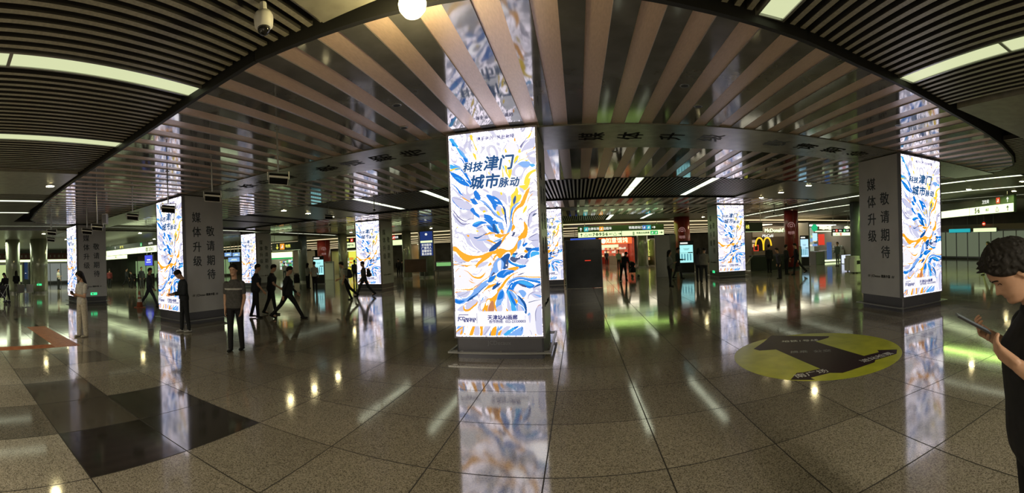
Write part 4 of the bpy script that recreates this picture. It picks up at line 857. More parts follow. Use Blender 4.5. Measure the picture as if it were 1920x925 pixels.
o, w_, zb, zt = panel('arrow_sign', 43.5, 52.5, 492, 524, 9.5, emat('navy_sign_dim', (.02, .05, .15), .5), 'dark blue standing sign with a white arrow between left pillars', 'sign', .1)
MB().box(-.3, .3, -.02, -.012, zb+.7, zb+.76).build('arrow', M['txt_white'], o)
# screening table with luggage scanner
p = fl(833, 523); o = empty('luggage_scanner', (p.x, p.y, 0), 0, 'luggage scanner with green display left of the central column', 'scanner')
MB().bbox(-.75, .75, 0, .9, .7, 1.35, .04).build('tunnel', M['frame'], o); MB().box(-.9, 1.0, -.1, 1.0, .62, .7).build('belt_table', M['trim'], o)
for sx in (-.8, .8):
    for sy in (0, .85): MB().box(sx-.03, sx+.03, sy, sy+.06, 0, .62).build('leg', M['trim'], o)
MB().box(-.6, .6, -.012, 0, 1.0, 1.28).build('display', emat('green_display', (.25, .6, .2), .8), o)
# ------------------------------------------------------------------ shops
def shopbox(name, px0, px1, Y, dep, zt, label, wallm, back, light=None):
    a = aty(px0, 470, Y).x; b = aty(px1, 470, Y).x; w_ = b-a
    o = empty(name, ((a+b)/2, Y, 0), 0, label, 'shop')
    q = MB(); q.box(-w_/2-.1, -w_/2, 0, dep, 0, zt); q.box(w_/2, w_/2+.1, 0, dep, 0, zt); q.box(-w_/2, w_/2, dep-.1, dep, 0, zt); q.box(-w_/2-.1, w_/2+.1, 0, dep, zt, zt+.1)
    q.build('walls', wallm, o); MB().box(-w_/2+.05, w_/2-.05, dep-.14, dep-.1, .9, zt-.05).build('back_display', back, o)
    if light: MB().box(-w_/2+.3, w_/2-.3, dep*.3, dep*.6, zt-.04, zt).build('ceiling_panel', light, o)
    return o, w_
warm = emat('shop_light_warm', (1, .85, .55), 3.0); cool = emat('shop_light_cool', (.95, 1, .9), 3.5); lime = emat('shop_light_lime', (.8, 1, .35), 3.0)
M['shopwall'] = mat('shop_wall', (.28, .24, .18), .5); M['shopred'] = mat('shop_red', (.5, .06, .03), .5)
def goods(o, w_, y, n, rows, cols, z0=.9, dz=.42, seed=1):
    rnd = random.Random(seed); sh = MB()
    for k in range(rows): MB().box(-w_/2+.15, w_/2-.15, y, y+.3, z0+k*dz-.03, z0+k*dz).build('shelf', M['white'], o)
    ms = [emat_c(c) for c in cols]; q = MB()
    for k in range(rows):
        x = -w_/2+.2
        while x < w_/2-.3:
            wd = rnd.uniform(.12, .3); q.box(x, x+wd, y+.02, y+.2, z0+k*dz, z0+k*dz+rnd.uniform(.15, .34), rnd.randrange(len(ms))); x += wd+rnd.uniform(.01, .08)
    g = q.build('merchandise', ms, o); g['kind'] = 'stuff'
_ec = {}
def emat_c(c):
    if c not in _ec: _ec[c] = mat('goods_%d' % len(_ec), c, .5, emit=c, strength=.5)
    return _ec[c]
# dumpling shop with red sign
o, w_ = shopbox('noodle_shop', 1110, 1188, 45, 5, 2.9, 'red fronted noodle shop with glowing sign far down the hall', M['shopred'], emat('red_display', (.65, .12, .06), .8), warm)
MB().box(-w_/2+.8, w_/2-.2, -.35, -.1, 2.35, 3.05).build('fascia_sign', emat('red_fascia', (1, .13, .02), 1.2), o)
text('lettering', '如意馄饨', .62, M['sign_white'], o, .01, .01, 0, T(.45, -.37, 2.7) @ FRONT)
MB().lathe([(0, 0), (.28, 0), (.28, .02)], 20, T(-1.05, -.36, 2.7) @ FRONT).build('logo_disc', M['sign_white'], o)
MB().box(-w_/2+.9, w_/2-1.6, 1.0, 1.1, 1.95, 2.3).build('menu_board', M['sign_lit'], o)
MB().bbox(-.4, .5, 1, 1.6, 0, 1.0, .03).build('counter', M['shopwall'], o); goods(o, w_, 3.8, 5, 3, [(.8, .1, .05), (.9, .6, .3), (.8, .8, .7), (.3, .1, .05)], seed=3)
o = panel('blue_shop_sign', 1069, 1117, 446.8, 452, 40, emat('blue_fascia', (.03, .09, .6), 1.0), 'long blue shop sign above the dark hoarding', 'sign', .15)[0]
for k in (-.8, .8): MB().tube((k, .1, 2.7), (k, .1, 3.9), .02).build('hanging_rod', M['trim'], o)
# yellow lit gate between pillars
o, w_ = shopbox('lit_stall', 1215, 1227, 40, 3, 2.6, 'narrow lime lit stall between grey pillar and white board', M['shopwall'], emat('lime_display', (.7, .8, .15), 1.0), lime); goods(o, w_, 1.5, 5, 4, [(.9, .9, .2), (.3, .3, .1), (.9, .5, .2)], .5, seed=5)
o, w_ = shopbox('warm_stall', 770, 790, 40, 4, 3.2, 'narrow amber lit stall between two pillars left of centre', M['shopwall'], emat('amber_display', (1, .5, .08), 1.6), warm); goods(o, w_, 2, 5, 4, [(1, .6, .15), (.9, .3, .1), (1, .9, .6)], .4, seed=6)
o, w_ = shopbox('yellow_stall', 622, 668, 42, 4, 2.9, 'yellow lit snack stall behind the backpacked walker in white', M['shopwall'], emat('yellow_display', (.85, .85, .1), 1.0), lime); goods(o, w_, 1.5, 5, 4, [(.95, .85, .1), (.95, .4, .05), (.2, .5, .3), (.9, .9, .8)], .5, seed=7)
o, w_ = shopbox('ticket_shop', 505, 548, 34, 4, 2.9, 'green and white lit counter beneath the subway sign', M['shopwall'], emat('green_display2', (.5, .9, .5), 1.0), cool); goods(o, w_, 1.5, 5, 3, [(.1, .6, .25), (.9, .9, .9), (.9, .5, .1), (.1, .2, .6)], seed=8)
MB().box(-w_/2, w_/2, -.3, 0, 2.3, 2.9).build('fascia_sign', M['sign_white'], o); MB().box(-w_/2, w_/2, -.3, 0, 2.15, 2.3).build('green_band', M['green'], o)
# burger restaurant
o, w_ = shopbox('burger_restaurant', 1411, 1474, 30, 6, 3.5, 'brown fronted burger restaurant with yellow arches sign', mat('brown_wall', (.09, .065, .05), .5), mat('taupe_wall', (.2, .16, .13), .5), warm)
def atx(px, Y): return aty(px, 470, Y).x - o.location.x
MB().box(-w_/2, w_/2, -.12, 0, 2.35, 3.2).build('front_wall', bpy.data.materials['taupe_wall'], o)
text('lettering', "McDonald's", .42, M['sign_white'], o, .02, .008, 0, T(atx(1453, 30), -.16, 2.86) @ FRONT)
text('lettering', 'McCafé', .34, M['txt_white'], o, .02, .004, .25, T(atx(1438.5, 30), -.16, 2.42) @ FRONT)
q = MB(); pts = []
for s in (-1, 1):
    pr = None
    for k in range(13):
        t = k/12; xx = s*(.36 - .36*math.cos(math.pi*t)); zz = 1.02*math.sin(math.pi*t)**.6
        if k >= 9: zz = max(zz, .35)
        cur = (atx(1437, 29)+xx, -.5, 1.25+zz)
        if pr: q.tube(pr, cur, .065, 8)
        pr = cur
q.build('arches_sign', emat('arch_yellow', (1, .62, .02), 1.1), o)
q = MB(); cx = atx(1416.5, 30)
q.box(cx-.22, cx+.22, -.16, -.12, 1.2, 1.26); q.box(cx-.22, cx+.22, -.16, -.12, 1.64, 1.7); q.box(cx-.22, cx-.16, -.16, -.12, 1.26, 1.64); q.box(cx+.16, cx+.22, -.16, -.12, 1.26, 1.64)
q.build('order_sign', M['red'], o); MB().bbox(-w_*.1, w_*.4, 2.5, 3.1, 0, 1.1, .04).build('counter', M['shopwall'], o); goods(o, w_*.7, 4.8, 3, 2, [(.9, .7, .4), (.8, .3, .1), (.6, .5, .4)], 1.5, seed=9)
# escalator mouth in front of it
p = fl(1447, 507); o = empty('escalator', (p.x, p.y, 0), 0, 'black sided escalator going down before the burger restaurant', 'escalator')
MB().bbox(-1.5, 1.5, 0, .12, .02, .95, .02).build('side_panel', M['black'], o); MB().tube((-1.6, .06, 1.0), (1.5, .06, 1.0), .045).build('handrail', M['black'], o)
MB().tube((-2.3, -.05, .05), (-1.4, -.05, 1.0), .05).tube((-2.3, .1, .05), (-1.4, .1, 1.0), .02).build('sloping_rail', M['trim'], o)
g = mat('balustrade_glass', (.25, .27, .25), .05, alpha=.35); MB().add([(-2.25, .02, .08), (-1.45, .02, .08), (-1.45, .02, .95), (-2.25, .05, .08), (-1.45, .05, .08), (-1.45, .05, .95)], ((0,1,2),(5,4,3),(0,3,4,1),(1,4,5,2),(2,5,3,0))).build('glass_balustrade', g, o)
MB().box(-1.6, 1.6, .15, 1.2, .0, .02).build('landing_plate', M['trim'], o)
# bright food hall at right
o, w_ = shopbox('bakery_shop', 1519, 1597, 27.5, 6, 3.3, 'brightly lit open bakery behind the pale green counter post', M['shopwall'], emat('pale_display', (.6, .68, .52), .55), cool)
def bx(px): return aty(px, 470, 27.5).x - o.location.x
MB().box(bx(1529), bx(1595), -.1, .0, 2.62, 2.7).build('light_rail', M['sign_white'], o)
q = MB(); rnd = random.Random(4); x = bx(1536)
while x < bx(1557): w2 = rnd.uniform(.06, .14); h2 = rnd.uniform(.18, .34); q.box(x, x+w2, -.14, -.1, 2.95-h2/2, 2.95+h2/2); x += w2+.04
x = bx(1583)
while x < bx(1592): w2 = rnd.uniform(.06, .12); h2 = rnd.uniform(.15, .3); q.box(x, x+w2, -.14, -.1, 2.97-h2/2, 2.97+h2/2); x += w2+.04
q.build('lit_name', M['sign_white'], o)['kind'] = 'stuff'
MB().lathe([(.15, 0), (.29, 0), (.29, .04), (.15, .04)], 24, T(bx(1527), -.1, 2.95) @ FRONT).build('round_logo', emat('logo_green', (.02, .5, .2), 1.0), o)
MB().lathe([(0, 0), (.14, 0), (.14, .03)], 24, T(bx(1527), -.1, 2.95) @ FRONT).build('logo_centre', M['sign_white'], o)
goods(o, w_, 4.9, 5, 3, [(.9, .2, .2), (.8, .8, .75), (.2, .35, .7), (.9, .7, .4), (.3, .6, .4)], 1.4, seed=12)
MB().bbox(bx(1556), bx(1596), 1.0, 1.7, 0, 1.05, .04).build('display_counter', M['white'], o)
MB().box(bx(1557), bx(1595), .96, 1.0, .08, .2).build('counter_glow', M['sign_white'], o)
MB().box(bx(1545.5), bx(1553), -.5, -.35, .3, 1.75).build('blue_stand', emat('stand_blue', (.08, .16, .4), .6), o)
MB().box(bx(1562), bx(1570), 3, 3.1, 1.9, 2.6).build('letter_sign', M['screen_blue'], o)
MB().box(bx(1573), bx(1584), 3, 3.1, 1.5, 2.5).build('red_poster', M['red'], o)
q = MB(); rnd = random.Random(5)
for k in range(16): x = bx(rnd.uniform(1575, 1596)); q.lathe([(.02, 0), (.12, .03), (.1, .12), (.02, .16)], 8, T(x, 1.3, 1.05+rnd.uniform(0, .25)))
g = q.build('bread', M['white'], o, True); g['kind'] = 'stuff'
o = panel('counter_post', 1529.5, 1545.5, 472.5, 499, 26.0, mat('pale_green_panel', (.30, .36, .27), .3), 'pale green box counter before the bakery', 'counter', .8, z0=0)[0]
o, w_, zb, zt = panel('advert_screen', 1577, 1595, 478, 494, 25.2, emat('screen_white_blue', (.75, .82, 1), 1.1), 'low advert screen with a red square near the white boxes', 'screen', .1, True)
MB().box(-.15, .2, -.02, -.012, zb+.15, zb+.4).build('red_square', M['red'], o)
o, w_, zb, zt = panel('advert_screen', 1518.7, 1529, 474.6, 497, 27.3, emat('screen_pale', (.6, .66, .7), .8), 'pale round-motif display between kiosk and counter', 'screen', .1, z0=.1)
MB().lathe([(.12, 0), (.16, 0), (.16, .01), (.12, .01)], 20, T(0, -.018, (zb+zt)/2-.2) @ FRONT).build('round_motif', M['blue'], o)
# white service robots
def robot(px, py, label):
    p = fl(px, py); o = empty('service_robot', (p.x, p.y, 0), .2, label, 'robot', 'white service robots')
    MB().bbox(-.26, .26, -.25, .25, .06, .78, .09).build('body', M['white'], o); MB().bbox(-.2, .2, -.24, .2, .78, .95, .08).build('top', M['white'], o)
    MB().box(-.14, .14, -.262, -.25, .5, .7).build('display', M['black'], o)
    for s in (-1, 1): MB().tube((s*.16-.03, 0, .06), (s*.16+.03, 0, .06), .06, 12).build('wheel', M['black'], o)
robot(1593, 509, 'white service robot, left of the pair by the dark teal pillar'); robot(1603.5, 512, 'white service robot, right of the pair by the dark teal pillar')
# left: bright media wall and screens
def tv(px0, px1, yt, yb, Y, m, label):
    a, b, z0, z1 = prect(px0, px1, yt, yb, Y); o = empty('wall_screen', ((a+b)/2, Y, 0), 0, label, 'screen', None); w_ = b-a
    MB().box(-w_/2-.04, w_/2+.04, 0, .1, z0-.04, z1+.04).build('casing', M['black'], o); s = MB().box(-w_/2, w_/2, -.01, 0, z0, z1).build('screen', m, o)
    MB().box(-w_*.3, w_*.3, -.016, -.01, z0+(z1-z0)*.3, z0+(z1-z0)*.36).box(-w_*.2, w_*.25, -.016, -.01, z0+(z1-z0)*.5, z0+(z1-z0)*.6).build('picture_bar', M['sign_white'], s)
    for s_ in (-.3, .3): MB().tube((w_*s_, .05, z1), (w_*s_, .05, ceil_z((a+b)/2+w_*s_, Y)), .03).build('hanging_rod', M['trim'], o)
sb = noise_color(emat('screen_sky', (.2, .4, .8), .9), (.1, .1, .1), (.2, .2, .2), 2)
tv(421, 434, 474, 481, 26, sb, 'upper left blue screen behind the striped-shirt man'); tv(436, 449.5, 474, 481, 26, sb, 'upper right blue screen behind the striped-shirt man')
tv(428, 449, 483, 491, 27, sb, 'lower blue screen behind the striped-shirt man')
tv(271.5, 285.5, 479, 498, 16, emat('screen_violet', (.06, .08, .7), 1.2), 'deep blue glowing screen under the long left sign')
# lit fronts along the left wall and right wall
def wall_front(name, x, y0, y1, z0, z1, m, label, side, cat='shop front'):
    o = empty(name, (x, (y0+y1)/2, 0), 0, label, cat, None); s = 1 if side == 'L' else -1; L2 = (y1-y0)/2
    q = MB(); n = max(2, int(L2*2/1.2))
    for k in range(n+1): yy = -L2+k*2*L2/n; q.box(-.04, .04, yy-.03, yy+.03, 0, z1)
    q.box(-.05, .05, -L2, L2, z0-.1, z0); q.box(-.05, .05, -L2, L2, z1, z1+.15); q.build('mullion', M['frame'], o)
    MB().box(-s*.5-.02, -s*.5+.02, -L2, L2, z0, z1).build('lit_pane', m, o)
    MB().box(-.1, .1, -L2, L2, z1+.15, z1+.6).build('fascia', M['shopwall'], o); return o
wall_front('glazed_front', -46.5, 2, 9, .3, 2.3, emat('front_lime', (.7, .85, .35), .7), 'lime lit glazed shop front beyond the left pillars', 'L')
wall_front('glazed_front', -46.5, 11, 19, .3, 2.4, emat('front_grey', (.5, .55, .5), .35), 'pale glazed shop front far left, under the dark red fascia', 'L')
wall_front('glazed_front', -46.5, 24, 40, .3, 2.5, emat('front_green', (.35, .55, .25), .5), 'greenish glazed front seen between the two left columns', 'L')
wall_front('glazed_front', 29, 14, 26, .2, 2.4, emat('front_dim', (.32, .38, .24), .35), 'dim glazed entrance wall at far right behind the bowed man', 'R', 'glazed wall')
for i, (y, c, l) in enumerate(((18, 'sign_lit', 'yellow-green lit sign on the far right glazed wall'), (20.6, 'teal', 'bluish small lit sign on the far right glazed wall'))):
    o = empty('shop_sign', (28.6, y, 2.35), 0, l, 'sign'); MB().tube((.15, -.8, .3), (.15, -.8, 1.63), .02).build('hanging_rod', M['trim'], o); MB().tube((.15, .8, .3), (.15, .8, 1.63), .02).build('hanging_rod', M['trim'], o); MB().box(0, .1, -1.1, 1.1, 0, .3).build('lit_panel', M[c], o); MB().box(.1, .2, -1.15, 1.15, -.04, .34).build('casing', M['frame'], o)
o = empty('no_entry_sign', (28.4, 17.9, 3.0), 0, 'small round red no entry sign on the far right wall', 'sign'); MB().lathe([(0, 0), (.16, 0), (.16, .04)], 24, LEFTF).build('disc', M['red'], o); MB().box(-.045, -.04, -.1, .1, -.03, .03).build('bar', M['sign_white'], o); MB().tube((.0, 0, .15), (.0, 0, 1.0), .015).build('hanging_rod', M['trim'], o)
# red fascias far left
o = empty('shop_sign', (-45.6, 9.5, 0), 0, 'dark red shop fascia with small lights beyond the left pillars', 'sign')
MB().tube((.1, -4, 3.6), (.1, -4, 3.98), .03).build('hanging_rod', M['trim'], o); MB().tube((.1, 4, 3.6), (.1, 4, 3.98), .03).build('hanging_rod', M['trim'], o); MB().box(0, .2, -6, 6, 2.9, 3.6).build('fascia', mat('maroon_fascia', (.12, .02, .015), .4), o); MB().box(.2, .23, -6, 6, 2.6, 2.85).build('lit_panel', M['sign_white'], o)
q = MB(); rnd = random.Random(8)
for k in range(24): y = -5.8+k*.49; q.box(.2, .23, y, y+rnd.uniform(.1, .3), 3.1, 3.4)
q.build('fascia_marks', mat('fascia_marks', (.3, .25, .2), .5), o)['kind'] = 'stuff'
# green exit badges
def badge(x, y, z, rz, label):
    o = empty('exit_badge', (x, y, z), rz, label, 'exit sign', 'small green exit badges'); MB().box(-.17, .17, -.012, 0, -.06, .06).build('lit_face', M['badge'], o); MB().box(-.18, .18, 0, .02, -.07, .07).build('casing', M['white'], o)
    MB().box(-.1, -.02, -.015, -.012, -.035, .035).box(.02, .12, -.015, -.012, -.01, .01).build('running_mark', M['white'], o)
badge(-19.557+CW/2+.012, 7.2, .5, math.pi/2, 'tiny green exit badge at the foot of the far left column')
pl_ = COL.objects['round_pillar'].location; aa = math.atan2(pl_.y, pl_.x); rr = .64
badge(pl_.x-rr*math.cos(aa), pl_.y-rr*math.sin(aa), .65, aa-math.pi/2, 'tiny green exit badge on the large round left pillar')
badge(8.008-CW/2-.012, 20.7, .35, -math.pi/2, 'tiny green exit badge low on the back row column at right')
# traffic cone
p = fl(262, 577); o = empty('traffic_cone', (p.x, p.y, 0), 0, 'orange traffic cone left of the walking man between the left columns', 'traffic cone')
co = mat('cone_orange', (.42, .12, .06), .5); MB().lathe([(.15, .03), (.03, .7), (.02, .72)], 20).build('cone', co, o, True); MB().bbox(-.2, .2, -.2, .2, 0, .03, .04).build('base', co, o)
MB().lathe([(.113, .25), (.089, .39)], 20).build('white_band', M['white'], o); MB().lathe([(.079, .46), (.06, .56)], 20).build('white_band', M['white'], o)
# parked equipment and bench seats far left
o = empty('ticket_gate', (-38, 20.5, 0), .5, 'dark ticket gate machines far between the left columns', 'ticket gate')
for k in range(4): MB().bbox(-2.2+k*1.2, -1.95+k*1.2, 0, 1.2, 0, 1.0, .04).build('gate_post', M['black'], o)
MB().box(-2.3, 2.0, .5, .6, .7, .75).build('gate_bar', M['trim'], o)
for i, (px, py) in enumerate(((37, 563), (54, 563))):
    p = fl(px, py); o = empty('metal_chair', (p.x, p.y, 0), 1.0, 'small metal chair between the left pillars', 'chair', 'metal chairs between the left pillars')
    MB().box(-.22, .22, -.22, .22, .42, .46).build('seat', M['trim'], o); MB().box(-.22, .22, .2, .24, .46, .9).build('backrest', M['trim'], o)
    for sx in (-.2, .2):
        for sy in (-.2, .2): MB().box(sx-.015, sx+.015, sy-.015, sy+.015, 0, .42).build('leg', M['trim'], o)
# ------------------------------------------------------------------ people
def cap(mb, a, b, ra, rb_, seg=12, flat=None):
    """tapered limb piece with rounded ends; flat=(axis, factor) squashes the section"""
    a = Vector(a); b = Vector(b); d = b-a; L2 = max(d.length, 1e-5); q = d.to_track_quat('Z', 'Y').to_matrix().to_4x4()
    prof = []
    for k in range(5): t = math.pi/2*(1-k/4); prof.append((max(ra*math.cos(t), .0005), -ra*math.sin(t)))
    for k in range(5): t = math.pi/2*k/4; prof.append((max(rb_*math.cos(t), .0005), L2+rb_*math.sin(t)))
    M4 = Matrix.Translation(a) @ q
    if flat: M4 = Matrix.Translation(a) @ q @ Matrix.Diagonal((flat[0], flat[1], 1, 1))
    mb.lathe(prof, seg, M4); return mb
def ell(mb, c, r, M4=None, seg=16):
    m = Matrix.Translation(c) @ Matrix.Diagonal((r[0], r[1], r[2], 1)); m = m if M4 is None else M4 @ m
    prof = [(max(math.sin(math.pi*k/10), .001), -math.cos(math.pi*k/10)) for k in range(11)]
    mb.lathe(prof, seg, m); return mb
def tloft(mb, secs, M4, seg=20):
    """closed loft of elliptical sections (cx, cy, z, rx, ry)"""
    vs = []; fs = []
    for cx, cy, z, rx, ry in secs:
        for k in range(seg):
            a = 2*math.pi*k/seg; c, s = math.cos(a), math.sin(a)
            vs.append(M4 @ Vector((cx+rx*math.copysign(abs(c)**.85, c), cy+ry*math.copysign(abs(s)**.85, s), z)))
    n = len(secs)
    for i in range(n-1):
        for k in range(seg): fs.append((i*seg+k, i*seg+(k+1) % seg, (i+1)*seg+(k+1) % seg, (i+1)*seg+k))
    fs.append(tuple(range(seg))[::-1]); fs.append(tuple((n-1)*seg+k for k in range(seg)))
    mb.add(vs, fs); return mb
def remesh(mb, name, m, voxel, smooth=3, parent=None, fac=.5):
    me = bpy.data.meshes.new('tmp'); me.from_pydata(mb.v, [], mb.f); o = bpy.data.objects.new('tmp', me); COL.objects.link(o)
    r = o.modifiers.new('r', 'REMESH'); r.mode = 'VOXEL'; r.voxel_size = voxel; r.use_smooth_shade = True
    if smooth: s = o.modifiers.new('s', 'SMOOTH'); s.iterations = smooth; s.factor = fac
    dg = bpy.context.evaluated_depsgraph_get(); me2 = bpy.data.meshes.new_from_object(o.evaluated_get(dg)); me2.name = name
    bpy.data.objects.remove(o); bpy.data.meshes.remove(me)
    me2.materials.clear(); me2.materials.append(m)
    o = bpy.data.objects.new(name, me2); COL.objects.link(o)
    if parent is not None: o.parent = parent
    return o
HZ_ = [0, .015, .03, .045, .055, .062, .07, .08, .10, .12, .135, .16, .19, .215, .229, .235]
HF = [.050, .082, .088, .080, .087, .084, .088, .083, .084, .083, .091, .091, .080, .056, .030, .006]
HB = [-.02, .012, .035, .055, .066, .073, .080, .087, .096, .100, .102, .103, .092, .062, .034, .006]
HW = [.022, .038, .047, .054, .058, .060, .063, .066, .071, .074, .076, .077, .068, .046, .026, .006]
def head_point(a, z, off=0.0):
    f, b, w_ = (float(np.interp(z, HZ_, t)) for t in (HF, HB, HW))
    c, s = math.cos(a), math.sin(a)      # a=-90deg is the face
    cy = (b-f)/2; ry = (b+f)/2
    if s < 0:
        x = w_*math.copysign(abs(c)**.82, c); y = cy - ry*abs(s)**.9
    else: x = w_*math.copysign(abs(c)**.9, c); y = cy + ry*abs(s)**.95
    if s < 0:
        t = max(0, min(1, (.122-z)/.040)); n = 0
        if z < .124: n = .027*t*math.exp(-(x/(.007+.008*t))**2) * (1 if z > .081 else math.exp(-((.081-z)/.006)**2))
        y -= n
        for sx in (-1, 1):
            y += .010*math.exp(-((x-sx*.031)/.014)**2-((z-.117)/.011)**2)
            y -= .004*math.exp(-((x-sx*.031)/.009)**2-((z-.116)/.006)**2)
        y += .004*math.exp(-(x/.025)**2-((z-.0615)/.003)**2)
        y -= .005*math.exp(-(x/.018)**2-((z-.068)/.004)**2) + .005*math.exp(-(x/.016)**2-((z-.054)/.004)**2)
    if off:
        v = Vector((x, y-cy, (z-.12)*.9)); v = v.normalized()*off; x += v.x; y += v.y; z += v.z
    return x, y, z
def head_mesh(mb, M4, nz=40, na=48, off=None):
    vs = []; fs = []
    for i in range(nz+1):
        z = .235*(i/nz); z = .235*(.5-.5*math.cos(math.pi*(i/nz)))*.999
        for k in range(na):
            a = 2*math.pi*k/na - math.pi/2
            o = off(a, z) if off else 0.0
            vs.append(M4 @ Vector(head_point(a, z, o)))
    for i in range(nz):
        for k in range(na): fs.append((i*na+k, i*na+(k+1) % na, (i+1)*na+(k+1) % na, (i+1)*na+k))
    fs.append(tuple(range(na))[::-1]); fs.append(tuple(nz*na+k for k in range(na)))
    mb.add(vs, fs); return mb
def hair_off(front=.185, side=.125, back=.045, thick=.016):
    def f(a, z):
        s = math.sin(a)
        line = side + (front-side)*max(0, -s)**1.6 if s < 0 else side + (back-side)*s**.7
        t = max(0, min(1, (z-line)/.03)); return -.006 + (thick+.006)*t*t*(3-2*t)
    return f
def hand(mb, wrist, d, side, s=1.0, curl=.6, palm_n=None):
    """palm and five bent fingers; d = direction of the forearm, palm_n = direction the palm faces"""
    d = Vector(d).normalized(); n = Vector(palm_n) if palm_n is not None else Vector((-side, 0, 0))
    n = (n - n.dot(d)*d); n = n.normalized() if n.length > .05 else d.orthogonal().normalized()
    w_ = d.cross(n).normalized()*side     # towards the thumb
    if palm_n is None and w_.y > 0: w_ = -w_
    p = Vector(wrist)
    for t in (-.026, -.009, .009, .026): cap(mb, p+w_*t*.7*s+d*.012*s, p+w_*t*s+d*.078*s, .0165*s, .0125*s, 8)
    for i, (t, L2) in enumerate(((.030, .070), (.010, .080), (-.011, .074), (-.031, .058))):
        a = p+w_*t*s+d*.082*s; dd = d.copy(); r0 = .0088*s
        for k, fr in enumerate((.44, .32, .24)):
            dd = (dd + n*curl*(.35+.5*k)).normalized(); b = a+dd*L2*fr*s; cap(mb, a, b, r0*(1-.08*k), r0*(.92-.08*k), 8); a = b
    a = p+w_*.022*s+d*.018*s; dd = (d*.7+w_*.7+n*.35).normalized(); b = a+dd*.038*s; cap(mb, a, b, .0125*s, .0105*s, 8)
    dd = (d*.9+w_*.15+n*.45).normalized(); c = b+dd*.030*s; cap(mb, b, c, .0105*s, .0095*s, 8); cap(mb, c, c+(dd+n*.3).normalized()*.022*s, .0095*s, .008*s, 8)
_pm = {}
LIPS = mat('lips', (.20, .07, .055), .4)
def cloth(c, r=.8):
    k = (tuple(c), r)
    if k not in _pm: _pm[k] = noise_color(mat('fabric_%d' % len(_pm), c, r, spec=.25), tuple(v*.82 for v in c), tuple(min(1, v*1.15) for v in c), 25)
    return _pm[k]
SKIN = noise_color(mat('skin', rough=.5), (.42, .235, .15), (.50, .29, .19), 18)
HAIR = noise_color(mat('hair_black', rough=.7, spec=.2), (.008, .007, .006), (.018, .015, .013), 40, stretch=(6, 6, 1))
